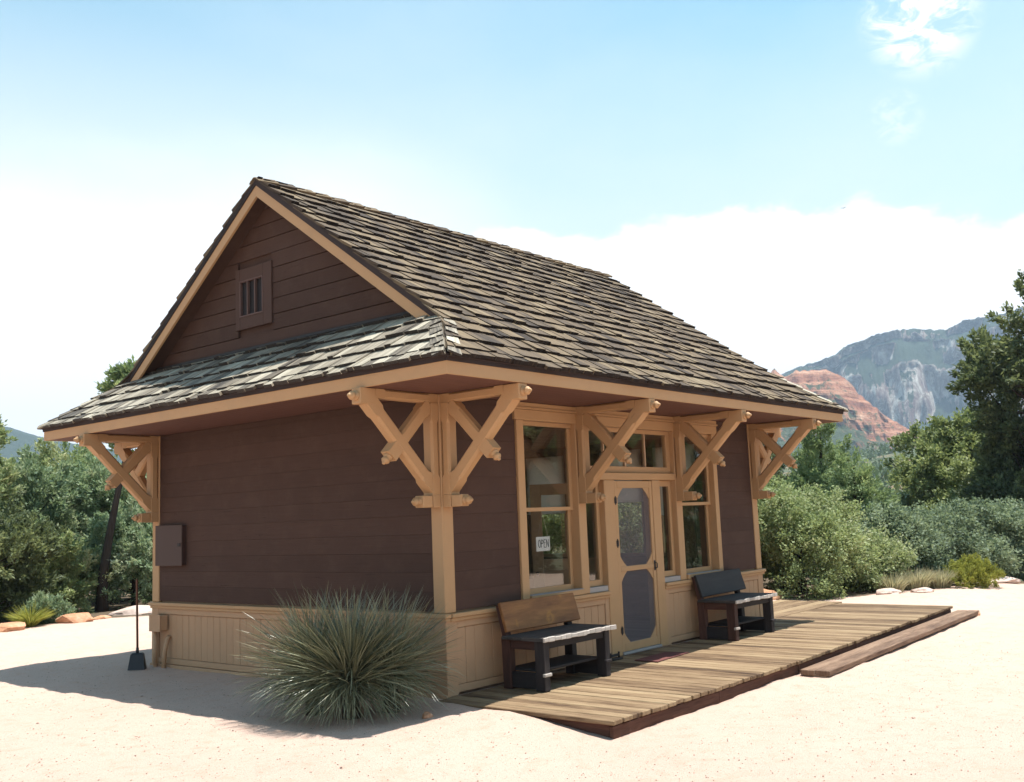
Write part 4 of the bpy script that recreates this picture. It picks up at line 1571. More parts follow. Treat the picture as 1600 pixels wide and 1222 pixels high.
# the shakes that show largest from the clearing are objects of their own, the rest one mass
def shake_score(sh):
    P = sh[0]
    a = np.cross(P[3] - P[1], P[5] - P[1])
    c = P[[1, 3]].mean(0)
    v = np.array(CAM) - c
    d = np.linalg.norm(v)
    cosv = (a @ v) / (np.linalg.norm(a) * d + 1e-9)
    if a[2] < 0:
        cosv = -cosv
    return np.linalg.norm(a) * max(cosv, 0) / d ** 2


order = sorted(range(len(SHK)), key=lambda i: -shake_score(SHK[i]))
for i in order[:300]:
    mb = MB()
    add_shake(mb, SHK[i])
    mb.build('shingle', PALESHAKE if SHK[i][3] else SHINGLE, roof)
for flag, mt in ((True, PALESHAKE), (False, SHINGLE)):
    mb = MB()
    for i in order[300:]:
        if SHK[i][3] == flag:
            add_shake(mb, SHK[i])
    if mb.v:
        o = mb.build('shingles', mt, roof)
        o['kind'] = 'stuff'


def cap_run(p0, p1, nA, nB, step, wid=0.115, name='hip_cap', e0=0.0):
    """overlapping pairs of cap shakes laid along a hip or ridge from p0 (low) to p1"""
    p0, p1 = np.array(p0, float), np.array(p1, float)
    d = p1 - p0
    ln = np.linalg.norm(d)
    d /= ln
    n = max(1, int(round(ln / step)))
    for k in range(n):
        s0 = k * ln / n + random.gauss(0, 0.008) - (e0 if k == 0 else 0)
        s1 = min(k * ln / n + step * 1.75, ln)
        mb = MB()
        for nr in (nA, nB):
            sd_ = np.cross(d, nr)
            if sd_[2] > 0:
                sd_ = -sd_
            sd_ /= np.linalg.norm(sd_)
            th = random.uniform(0.018, 0.026)
            P = []
            for s_, hb, ht in ((s0, 0.034, 0.034 + th), (s1, 0.018, 0.024)):
                for u in (-0.004, wid * random.uniform(0.94, 1.05)):
                    for h in (hb, ht):
                        P.append(p0 + d * s_ + sd_ * u + nr * h)
            add_shake(mb, (np.array(P), (wid, s1 - s0), random.random()))
        mb.build(name, PALESHAKE if name == 'hip_cap' else SHINGLE, roof)


cap_run((-OX - 0.03, -OY - 0.03, ZE - 0.02), (XR0 + 0.02, -OY + hl + 0.02, zroof(-OY + hl) + 0.01), NF, NLf, EXPO * 1.15)
cap_run((-OX - 0.03, WY + OY + 0.03, ZE - 0.02), (XR0 + 0.02, WY + OY - hl - 0.02, zroof(-OY + hl) + 0.01), NBk, NLf, EXPO * 1.15)
cap_run((LX + OX + 0.03, -OY - 0.03, ZE - 0.02), (XR1, -OY + hr, zroof(-OY + hr) + 0.01), NF, NRt, EXPO * 1.15)
cap_run((LX + OX + 0.03, WY + OY + 0.03, ZE - 0.02), (XR1, WY + OY - hr, zroof(-OY + hr) + 0.01), NBk, NRt, EXPO * 1.15)
cap_run((XR1 + 0.03, YM, ZRG + 0.004), (XR0 - 0.03, YM, ZRG + 0.004), NF, NBk, 0.26, 0.105, 'ridge_cap')

# --- gable ------------------------------------------------------------------
gb = MB()
zg0 = zhip(0.0) - 0.02


def gy(z, inset=0.06):                                   # y of the front slope's underside at height z
    return (z + inset / cth - ZE) / TH - OY


gb.prism([(0.045, gy(zg0), zg0), (0.045, WY - gy(zg0), zg0), (0.045, YM, ZRG - 0.075)], (0.05, 0, 0), 0.5)
gable = part(gb, 'gable_wall', BROWN)
z = zg0 + 0.02
VY0, VY1, VZ0, VZ1 = 2.588, 3.282, 3.97, 4.70
while z < ZRG - 0.16:
    zt = min(z + 0.182, ZRG - 0.12)
    a0, a1 = gy(z + 0.003), gy(zt - 0.003)
    spans = [(a0, a1, WY - a0, WY - a1)]
    if zt > VZ0 + 0.02 and z < VZ1 - 0.02:
        spans = [(a0, a1, VY0 + 0.02, VY0 + 0.02), (VY1 - 0.02, VY1 - 0.02, WY - a0, WY - a1)]
    for q0, q1, r0, r1 in spans:
        mb = MB()
        dd_ = random.uniform(-0.003, 0.003)
        mb.prism([(0.012 + dd_, q0, z + 0.003), (0.012 + dd_, r0, z + 0.003), (0.012 + dd_, r1, zt - 0.006), (0.018 + dd_, q1, zt - 0.006)][:4], (0.03, 0, 0), None, (0, 1, 0))
        mb.build('siding_board', BROWN, gable)
    z = zt
mb = MB()
mb.aab(-0.03, 0.02, gy(zg0) + 0.05, WY - gy(zg0) - 0.05, zg0 + 0.018, zg0 + 0.052, 'y', 0.004)
part(mb, 'flashing', IRON)
# gable vent: flat brown surround, recessed screen, two bars
mb = MB()
IY0, IY1, IZ0, IZ1 = 2.745, 3.195, 4.115, 4.555
mb.aab(-0.012, 0.03, VY0, IY0, VZ0, VZ1, 'z', 0.004)
mb.aab(-0.012, 0.03, IY1, VY1, VZ0, VZ1, 'z', 0.004)
mb.aab(-0.011, 0.03, IY0 + .001, IY1 - .001, VZ0, IZ0, 'y', 0.004)
mb.aab(-0.011, 0.03, IY0 + .001, IY1 - .001, IZ1, VZ1, 'y', 0.004)
BROWN2 = paint('brown_vent_paint', (0.078, 0.044, 0.034), 0.1, 0.75, (0.085, 0.05, 0.042), 0.3, 0.3)
vent = part(mb, 'gable_vent', BROWN2)
mb = MB()
mb.aab(0.024, 0.040, IY0, IY1, IZ0, IZ1, 'z', 0)
part(mb, 'vent_screen', DARKIN, vent)
VBAR = paint('vent_bar_paint', (0.115, 0.070, 0.060), 0.1)
for yy in (IY0 + 0.001, IY0 + 0.146, IY0 + 0.290, IY1 - 0.019):
    mb = MB()
    mb.aab(-0.018, 0.02, yy, yy + 0.018, IZ0 + 0.019, IZ1 - 0.019, 'z', 0.003)
    part(mb, 'vent_bar', VBAR, vent)
for zz in (IZ0 + 0.001, IZ1 - 0.019):
    mb = MB()
    mb.aab(-0.018, 0.02, IY0, IY1, zz, zz + 0.018, 'y', 0.003)
    part(mb, 'vent_bar', VBAR, vent)

# bargeboards and rake soffits
zb = zhip(XR0) + 0.03
for sgn in (1, -1):
    def Yc(y_):
        return y_ if sgn == 1 else WY - y_

    def lineY(z_, off):                                   # y on a line parallel to the roof, off below the deck (perpendicular)
        return (z_ + off / cth - ZE) / TH - OY
    o1, o2 = 0.052, 0.158
    top1, top2 = ZRG - o1 / cth, ZRG - o2 / cth
    poly = [(XR0, Yc(lineY(zb, o1)), zb), (XR0, Yc(lineY(zb, o2)), zb), (XR0, YM - sgn * 0.001, top2), (XR0, YM - sgn * 0.001, top1)]
    mb = MB()
    mb.prism(poly, (0.03, 0, 0), None, (0, sgn, TH))
    part(mb, 'bargeboard', TAN)
    mb = MB()
    poly = [(XR0 - 0.010, Yc(lineY(zb, -0.012)), zb), (XR0 - 0.010, Yc(lineY(zb, o1 - 0.001)), zb), (XR0 - 0.010, YM - sgn * 0.001, ZRG - (o1 - 0.001) / cth), (XR0 - 0.010, YM - sgn * 0.001, ZRG + 0.012 / cth)]
    mb.prism(poly, (0.05, 0, 0), None, (0, sgn, TH))
    part(mb, 'rake_edge', SHEATH)
    mb = MB()
    poly = [(XR0 + 0.031, Yc(lineY(zb, 0.075)), zb), (XR0 + 0.031, Yc(lineY(zb, 0.09)), zb), (XR0 + 0.031, YM - sgn * 0.001, ZRG - 0.09 / cth), (XR0 + 0.031, YM - sgn * 0.001, ZRG - 0.075 / cth)]
    mb.prism(poly, (0.24, 0, 0), None, (0, sgn, TH))
    part(mb, 'rake_soffit', BROWN)
# right end gable: closed with a plain board wall
mb = MB()
mb.prism([(LX - 0.05, gy(zg0), zg0), (LX - 0.05, WY - gy(zg0), zg0), (LX - 0.05, YM, ZRG - 0.075)], (0.05, 0, 0), 0.5)
part(mb, 'gable_wall', BROWN)

# --- brackets ---------------------------------------------------------------


def stop_bar(mb, p0, p1, wv, tv, ch, e0, e1, tint=None):
    """square timber from p0 to p1 whose edges are chamfered between two stops"""
    p0, p1 = np.array(p0, float), np.array(p1, float)
    ln = np.linalg.norm(p1 - p0)
    a = (p1 - p0) / ln
    st_ = [(0, 0.002), (e0, 0.002), (e0 + ch * 1.5, ch), (ln - e1 - ch * 1.5, ch), (ln - e1, 0.002), (ln, 0.002)]
    wl, tl = np.linalg.norm(wv), np.linalg.norm(tv)
    W_, T_ = wv / wl, tv / tl
    V, F, U = [], [], []
    o = random.random() * 8
    for s_, c_ in st_:
        for sw, stt, first in ((1, 1, 0), (1, 1, 1), (-1, 1, 1), (-1, 1, 0), (-1, -1, 0), (-1, -1, 1), (1, -1, 1), (1, -1, 0)):
            w_ = sw * (wl / 2 - (c_ if first else 0))
            t_ = stt * (tl / 2 - (0 if first else c_))
            V.append(p0 + a * s_ + W_ * w_ + T_ * t_)
    flip = np.dot(np.cross(W_, T_), a) < 0
    n = len(st_)
    for i in range(n - 1):
        for k in range(8):
            k2 = (k + 1) % 8
            f = [i * 8 + k, i * 8 + k2, (i + 1) * 8 + k2, (i + 1) * 8 + k]
            u = [(o + k * .04, st_[i][0]), (o + k * .04 + .04, st_[i][0]), (o + k * .04 + .04, st_[i + 1][0]), (o + k * .04, st_[i + 1][0])]
            F.append(f[::-1] if flip else f)
            U.append(u[::-1] if flip else u)
    c0, c1 = list(range(8))[::-1], [(n - 1) * 8 + k for k in range(8)]
    for f in (c0, c1):
        F.append(f[::-1] if flip else f)
        U.append([(o + 0.02 * q, 0.01 * q) for q in range(8)])
    mb.add(V, F, U, random.random() if tint is None else tint)


def finial(mb, p, axis_, r=0.042):
    prof = [(-0.006, r), (0.012, r), (0.018, r * 0.72), (0.030, r * 0.60), (0.036, r * 0.80), (0.052, r * 0.92), (0.066, r * 0.72), (0.074, r * 0.42), (0.082, r * 0.40), (0.092, r * 0.30), (0.098, r * 0.05)]
    a = np.array(axis_, float)
    a /= np.linalg.norm(a)
    mb.tube([np.array(p) + a * q[0] for q in prof], [q[1] for q in prof], 12)


def bracket(P, d, s):
    """P wall-face point at floor level, d outward, s along the wall"""
    P, d, s = [np.array(q, float) for q in (P, d, s)]
    k = np.array([0, 0, 1.0])

    def pt(u, z):
        return P + d * u + k * z
    th = 0.118
    mb = MB()
    stop_bar(mb, pt(0.052, 1.892), pt(0.052, 2.772), d * 0.100, s * 0.130, 0.022, 0.16, 0.16)
    stop_bar(mb, pt(0.052, 1.774), pt(0.052, 1.890), d * 0.100, s * 0.131, 0.003, 0.02, 0.02)
    br = part(mb, 'bracket', TAN)
    q = 1 / math.sqrt(2)
    mb = MB()
    stop_bar(mb, pt(0.060, 1.960), pt(0.905, 2.805), (-d + k) * q * 0.132, s * th, 0.024, 0.14, 0.20)
    part(mb, 'strut', TAN, br)
    mb = MB()
    stop_bar(mb, pt(0.105, 2.755), pt(0.610, 2.250), (d + k) * q * 0.126, s * (th - 0.006), 0.020, 0.10, 0.22)
    part(mb, 'brace', TAN, br)
    mb = MB()
    stop_bar(mb, pt(0.0, 2.817), pt(0.80, 2.817), k * 0.088, s * (th - 0.003), 0.018, 0.10, 0.10)
    mb.box(pt(0.895, 2.786), d * 0.188, k * 0.148, s * (th + 0.004), 0.006)
    part(mb, 'beam', TAN, br)
    mb = MB()
    mb.box(pt(0.166, 1.831), d * 0.128, k * 0.112, s * (th - 0.006), 0.006)
    part(mb, 'block', TAN, br)
    for (u, z, ax) in ((0.990, 2.786, d), (0.612, 2.248, (d - k)), (0.231, 1.831, d)):
        mb = MB()
        finial(mb, pt(u, z), ax, 0.046)
        mb.build('finial', TAN, br, True)
    return br


bracket((0.076, 0, 0), (0, -1, 0), (1, 0, 0))
bracket((0, 0.076, 0), (-1, 0, 0), (0, 1, 0))
bracket((2.262, -0.012, 0), (0, -1, 0), (1, 0, 0))
bracket((4.392, -0.012, 0), (0, -1, 0), (1, 0, 0))
bracket((LX - 0.076, 0, 0), (0, -1, 0), (1, 0, 0))
bracket((LX, 0.076, 0), (1, 0, 0), (0, 1, 0))
bracket((0, WY - 0.076, 0), (-1, 0, 0), (0, 1, 0))
bracket((0.076, WY, 0), (0, 1, 0), (1, 0, 0))

# --- front bay: piers, head trim, windows, door -------------------------------
for xc in (2.262, 4.392):
    mb = MB()
    mb.aab(xc - 0.072, xc + 0.072, -0.012, 0.14, ZR + 0.0125, 2.86, 'z', 0.006)
    part(mb, 'pier', TAN)
mb = MB()
mb.aab(1.115, 5.49, -0.020, 0.044, 2.672, 2.785, 'x', 0.005)
mb.aab(1.10, 5.505, -0.034, 0.044, 2.787, 2.812, 'x', 0.004)
mb.aab(1.12, 5.485, -0.026, 0.044, 2.814, 2.860, 'x', 0.004)
part(mb, 'head_trim', TAN)
for x0_, x1_ in ((1.147, 1.262), (5.345, 5.447)):
    mb = MB()
    mb.aab(x0_, x1_, -0.014, 0.13, ZR + 0.0125, 2.671, 'z', 0.005)
    part(mb, 'window_casing', TAN)


def sash_window(name, x0_, x1_, z0_, z1_, zm, y0_, st_=0.052, lower=True):
    """double hung sash: jamb linings are the neighbours; returns the frame"""
    mb = MB()
    mb.aab(x0_, x1_, y0_ - 0.10, y0_ + 0.075, z0_ - 0.055, z0_, 'x', 0.004)           # sill
    f = part(mb, name, TAN)
    mb = MB()
    mb.aab(x0_, x1_, y0_ - 0.020, y0_ + 0.04, z1_ - 0.045, z1_, 'x', 0.004)
    part(mb, 'window_head', TAN, f)
    # upper sash (outer), lower sash (inner)
    ya, yb = y0_, y0_ + 0.040
    mb = MB()
    mb.aab(x0_, x0_ + st_, ya, ya + 0.034, zm - 0.02, z1_ - 0.046, 'z', 0.003)
    mb.aab(x1_ - st_, x1_, ya, ya + 0.034, zm - 0.02, z1_ - 0.046, 'z', 0.003)
    mb.aab(x0_ + st_ + .001, x1_ - st_ - .001, ya - 0.002, ya + 0.036, zm - 0.021, zm + 0.021, 'x', 0.003)
    part(mb, 'upper_sash', TAN, f)
    mb = MB()
    mb.aab(x0_, x0_ + st_, yb, yb + 0.034, z0_ + 0.001, zm + 0.018, 'z', 0.003)
    mb.aab(x1_ - st_, x1_, yb, yb + 0.034, z0_ + 0.001, zm + 0.018, 'z', 0.003)
    mb.aab(x0_ + st_ + .001, x1_ - st_ - .001, yb, yb + 0.034, z0_ + 0.001, z0_ + 0.062, 'x', 0.003)
    part(mb, 'lower_sash', TAN, f)
    mb = MB()
    mb.aab(x0_ + st_, x1_ - st_, ya + 0.015, ya + 0.019, zm + 0.02, z1_ - 0.046, 'z', 0)
    part(mb, 'glass_pane', GLASS, f)
    mb = MB()
    mb.aab(x0_ + st_, x1_ - st_, yb + 0.015, yb + 0.019, z0_ + 0.062, zm + 0.01, 'z', 0)
    part(mb, 'glass_pane', GLASS, f)
    mb = MB()
    mb.aab(x0_ + 0.001, x1_ - 0.001, y0_ - 0.095, y0_ - 0.001, z0_ + 0.001, z0_ + 0.010, 'x', 0.002)
    part(mb, 'sill_board', GREYSILL, f)
    return f


sash_window('window', 1.264, 2.188, 0.832, 2.670, 1.725, 0.062)
sash_window('window', 4.466, 5.343, 0.832, 2.670, 1.735, 0.062)

# sidelights, lintel, transom
for (a, b) in ((2.336, 2.700), (3.932, 4.318)):
    mb = MB()
    mb.aab(a, a + 0.022, 0.062, 0.10, 0.835, 2.04, 'z', 0.003)
    mb.aab(b - 0.060, b, 0.062, 0.10, 0.835, 2.04, 'z', 0.003)
    mb.aab(a + .023, b - .061, 0.062, 0.10, 0.835, 0.905, 'x', 0.003)
    mb.aab(a + .023, b - .061, 0.062, 0.10, 1.965, 2.04, 'x', 0.003)
    sl = part(mb, 'sidelight', TAN)
    mb = MB()
    mb.aab(a + 0.02, b - 0.058, 0.078, 0.082, 0.90, 1.97, 'z', 0)
    part(mb, 'glass_pane', GLASS, sl)
    mb = MB()
    mb.aab(a + 0.001, b - 0.001, -0.005, 0.061, 0.775, 0.834, 'x', 0.003)
    part(mb, 'sill_board', GREYSILL, sl)
mb = MB()
mb.aab(2.336, 4.318, -0.010, 0.12, 2.042, 2.128, 'x', 0.006)
part(mb, 'lintel', TAN)
mb = MB()
mb.aab(2.336, 4.318, 0.050, 0.11, 2.130, 2.208, 'x', 0.004)
mb.aab(2.336, 4.318, 0.050, 0.11, 2.620, 2.671, 'x', 0.004)
mb.aab(2.336, 2.400, 0.050, 0.11, 2.209, 2.619, 'z', 0.004)
mb.aab(4.235, 4.318, 0.050, 0.11, 2.209, 2.619, 'z', 0.004)
tr_ = part(mb, 'transom', TAN)
for xm in (2.846, 3.296, 3.752):
    mb = MB()
    mb.aab(xm - 0.011, xm + 0.011, 0.062, 0.098, 2.209, 2.619, 'z', 0.003)
    part(mb, 'mullion', INDOOR, tr_)
mb = MB()
mb.aab(2.40, 4.235, 0.078, 0.082, 2.207, 2.621, 'z', 0)
part(mb, 'glass_pane', GLASS, tr_)

# door casing
mb = MB()
mb.aab(2.702, 2.918, -0.014, 0.13, 0.02, 2.040, 'z', 0.006)
part(mb, 'door_casing', TAN)
mb = MB()
mb.aab(3.752, 3.930, -0.014, 0.13, 0.02, 2.040, 'z', 0.006)
part(mb, 'door_casing', TAN)
mb = MB()
mb.aab(2.919, 3.751, -0.03, 0.13, 0.021, 0.052, 'x', 0.006)
part(mb, 'threshold', GREYSILL)

# screen door
D0, D1, DZ0, DZ1 = 2.924, 3.746, 0.056, 2.030
ST, ya, yb = 0.058, -0.006, 0.026
mb = MB()
mb.aab(D0, D0 + ST, ya, yb, DZ0, DZ1, 'z', 0.004)
mb.aab(D1 - ST, D1, ya, yb, DZ0, DZ1, 'z', 0.004)
for z0_, z1_ in ((DZ0, 0.150), (0.968, 1.026), (1.945, DZ1)):
    mb.aab(D0 + ST + .0008, D1 - ST - .0008, ya, yb, z0_, z1_, 'x', 0.004)
sdoor = part(mb, 'screen_door', TAN)


def corner_tri(x, z, sx_, sz_, a=0.135):
    """cut-corner fillet of the screen opening"""
    mb = MB()
    pts = [(x, 0.004, z), (x + sx_ * a, 0.004, z), (x + sx_ * a * 0.62, 0.004, z + sz_ * a * 0.30), (x + sx_ * a * 0.30, 0.004, z + sz_ * a * 0.62), (x, 0.004, z + sz_ * a)]
    mb.prism(pts, (0, 0.016, 0), None)
    part(mb, 'corner_fillet', TAN, sdoor)


for (za, zb_) in ((0.150, 0.968), (1.026, 1.945)):
    for sx_ in (1, -1):
        xx = D0 + ST if sx_ == 1 else D1 - ST
        corner_tri(xx, za, sx_, 1)
        corner_tri(xx, zb_, sx_, -1)
    mb = MB()
    mb.aab(D0 + ST - 0.01, D1 - ST + 0.01, 0.012, 0.0135, za - 0.01, zb_ + 0.01, 'z', 0)
    part(mb, 'screen', SCREEN, sdoor)
for hz_ in (0.30, 1.30, 1.80):
    mb = MB()
    mb.tube([(D0 - 0.003, -0.016, hz_ - 0.05), (D0 - 0.003, -0.016, hz_ + 0.05)], [0.007, 0.007], 8)
    mb.aab(D0 - 0.03, D0 + 0.03, -0.014, -0.010, hz_ - 0.035, hz_ + 0.035, 'z', 0.001)
    part(mb, 'hinge', IRON, sdoor)
mb = MB()
mb.aab(D1 - 0.045, D1 - 0.015, -0.014, -0.006, 0.94, 1.06, 'z', 0.002)
mb.tube([(D1 - 0.03, -0.012, 0.965), (D1 - 0.03, -0.045, 0.975), (D1 - 0.03, -0.045, 1.025), (D1 - 0.03, -0.012, 1.035)], [0.007] * 4, 8)
part(mb, 'handle', IRON, sdoor)

# wooden inner door, swung open into the room
ha = np.array([2.935, 0.155, 0.0])
hb = np.array([2.470, 0.905, 0.0])
dv = (hb - ha)
dl = np.linalg.norm(dv)
dv /= dl
nv = np.array([-dv[1], dv[0], 0])


def dbox(mb, u0, u1, z0_, z1_, t_=0.04, ax='v'):
    c = ha + dv * (u0 + u1) / 2 + V3(0, 0, (z0_ + z1_) / 2)
    if ax == 'v':
        mb.box(c, V3(0, 0, z1_ - z0_), dv * (u1 - u0), nv * t_, 0.004)
    else:
        mb.box(c, dv * (u1 - u0), V3(0, 0, z1_ - z0_), nv * t_, 0.004)


mb = MB()
dbox(mb, 0, 0.12, 0.06, 2.03)
dbox(mb, dl - 0.13, dl, 0.06, 2.03)
for z0_, z1_ in ((0.06, 0.26), (0.62, 0.70), (1.02, 1.14), (1.90, 2.03)):
    dbox(mb, 0.121, dl - 0.131, z0_, z1_, 0.038, 'h')
dbox(mb, 0.121, dl - 0.131, 0.261, 0.619, 0.018)
dbox(mb, 0.121, dl - 0.131, 0.701, 1.019, 0.018)
idoor = part(mb, 'inner_door', INDOOR)
mb = MB()
dbox(mb, 0.12, dl - 0.13, 1.14, 1.90, 0.004)
part(mb, 'glass_pane', GLASS, idoor)
mb = MB()
c = ha + dv * (dl - 0.06) + V3(0, 0, 0.98)
mb.tube([c - nv * 0.07, c - nv * 0.045, c + nv * 0.045, c + nv * 0.07], [0.024, 0.010, 0.010, 0.024], 10)
part(mb, 'door_knob', IRON, idoor, True)

# --- boxes on the side wall -----------------------------------------------------
mb = MB()
mb.aab(-0.045, 0.016, 4.36, 4.935, 1.235, 1.715, 'z', 0.008)
fuse = part(mb, 'fuse_box', paint('fuse_box_paint', (0.064, 0.036, 0.030), 0.08, 0.5, (0.07, 0.04, 0.03), 0.3, 0.1))
mb = MB()
mb.aab(-0.056, -0.046, 4.35, 4.945, 1.225, 1.725, 'z', 0.006)
part(mb, 'fuse_box_door', paint('fuse_door_paint', (0.068, 0.039, 0.032), 0.08, 0.5, (0.07, 0.04, 0.03), 0.3, 0.1), fuse)
mb = MB()
mb.aab(-0.068, -0.057, 4.375, 4.435, 1.46, 1.50, 'z', 0.003)
part(mb, 'latch', IRON, fuse)
mb = MB()
mb.aab(-0.110, -0.002, 4.735, 4.965, 0.440, 0.625, 'z', 0.008)
jb = part(mb, 'junction_box', TANP)
mb = MB()
mb.aab(-0.119, -0.111, 4.725, 4.975, 0.43, 0.635, 'z', 0.004)
part(mb, 'cover_plate', TANP, jb)
mb = MB()
mb.tube([(-0.055, 4.93, -0.06), (-0.055, 4.93, 0.44)], [0.026, 0.026], 12)
part(mb, 'conduit', TANP, jb, True)
mb = MB()
mb.tube([(-0.085, 4.70, -0.06), (-0.070, 4.70, 0.18), (-0.030, 4.70, 0.34), (0.0, 4.70, 0.37)], [0.028] * 4, 12)
part(mb, 'conduit', TANP, depot, True)

# --- a few things inside, seen dimly through the glass ------------------------------
cab = empty('wardrobe', (5.75, 0.62, 0.045))
tag(cab, 'tall dark wardrobe inside the depot behind the right window', 'wardrobe')
mb = MB()
mb.aab(5.40, 6.10, 0.35, 0.85, 0.05, 2.05, 'z', 0.01)
mb.build('body', COAT, cab)
mb = MB()
mb.aab(5.385, 5.3995, 0.36, 0.595, 0.10, 2.00, 'z', 0.004)
mb.build('door', BENCHRED, cab)
mb = MB()
mb.aab(5.385, 5.3995, 0.605, 0.84, 0.10, 2.00, 'z', 0.004)
mb.build('door', BENCHRED, cab)
desk = empty('desk', (3.9, 2.6, 0.045))
tag(desk, 'plain wooden desk inside the depot seen through the open door', 'desk')
mb = MB()
mb.aab(3.3, 4.5, 2.25, 2.95, 0.76, 0.80, 'x', 0.006)
mb.build('top', INDOOR, desk)
for lx_ in (3.34, 4.40):
    for ly2 in (2.29, 2.85):
        mb = MB()
        mb.aab(lx_, lx_ + 0.06, ly2, ly2 + 0.06, 0.045, 0.759, 'z', 0.004)
        mb.build('leg', INDOOR, desk)
mb = MB()
mb.aab(3.41, 4.39, 2.30, 2.32, 0.60, 0.759, 'x', 0.003)
mb.build('apron', INDOOR, desk)

# ------------------------------------------------------------------ deck and step


def yedge(x):
    return np.interp(x, [-0.2, 3.0, 9.56], [-1.985, -1.965, -1.715])


deck = empty('wooden_deck', (4.6, -0.95, -0.15))
tag(deck, 'low weathered plank deck along the front of the depot', 'deck')
x = -0.185
while x < 9.54:
    wd = 0.1405 * random.uniform(0.97, 1.03)
    x2 = min(x + wd, 9.56)
    ye = float(yedge((x + x2) / 2)) + random.gauss(0, 0.006)
    yb_ = -0.035 if x2 < LX + 0.05 else 0.10
    mb = MB()
    zt = 0.020 + random.gauss(0, 0.0016)
    tilt = random.gauss(0, 0.002)
    mb.box(((x + x2) / 2 - 0.002, (ye + yb_) / 2, zt - 0.02), V3(0, yb_ - ye, tilt), V3(x2 - x - random.uniform(0.008, 0.014), 0, random.gauss(0, 0.001)), V3(0, 0, 0.038), 0.006)
    mb.build('plank', DECK, deck)
    x = x2
# boards of the side walk running the other way, behind the right end
y = 0.108
for k in range(6):
    wd = random.uniform(0.185, 0.215)
    mb = MB()
    mb.box((8.2 + 0.1 * k * 0.3, y + wd / 2, 0.004 + random.gauss(0, 0.003)), V3(3.05, 0.0, random.gauss(0, 0.01)), V3(0, wd - 0.012, 0), V3(0, 0, 0.038), 0.006)
    mb.build('plank', DECK, deck)
    y += wd
xs_ = [-0.165, 1.6, 3.4, 5.2, 7.0, 9.53]
for a, b in zip(xs_[:-1], xs_[1:]):
    mb = MB()
    p0 = np.array([a + 0.003, yedge(a) + 0.045, -0.105])
    p1 = np.array([b - 0.003, yedge(b) + 0.045, -0.105])
    mb.box((p0 + p1) / 2, p1 - p0, V3(0, 0, 0.150), V3(0, 0.04, 0), 0.004)
    mb.build('rim_board', REDWOOD, deck)
for xx in (-0.150, 9.51):
    mb = MB()
    mb.aab(xx, xx + 0.04, float(yedge(xx)) + 0.07, -0.05, -0.18, -0.001, 'y', 0.004)
    mb.build('rim_board', REDWOOD, deck)

step = empty('wooden_step', (6.4, -2.15, -0.15))
tag(step, 'long reddish plank step beside the front edge of the deck', 'step')
a = np.array([3.30, float(yedge(3.30)) - 0.025, -0.092])
b = np.array([9.66, float(yedge(9.56)) - 0.030, -0.080])
for k, wd in enumerate((0.150, 0.155)):
    off = V3(0.0, -(0.078 + 0.162 * k), 0)
    jit = V3(random.uniform(-0.03, 0.03), 0, 0)
    mb = MB()
    mb.box((a + b) / 2 + off + jit, b - a, V3(0, wd, 0), V3(0, 0, 0.055), 0.006)
    mb.build('plank', STEPW, step)
for f in (0.012, 0.34, 0.67, 0.985):
    mb = MB()
    c = a + (b - a) * f + V3(0, -0.155, -0.052)
    mb.box(c, V3(0, 0.26, 0), V3(0.09, 0, 0), V3(0, 0, 0.06), 0.004)
    mb.build('bearer', STEPW, step)

# ------------------------------------------------------------------ benches


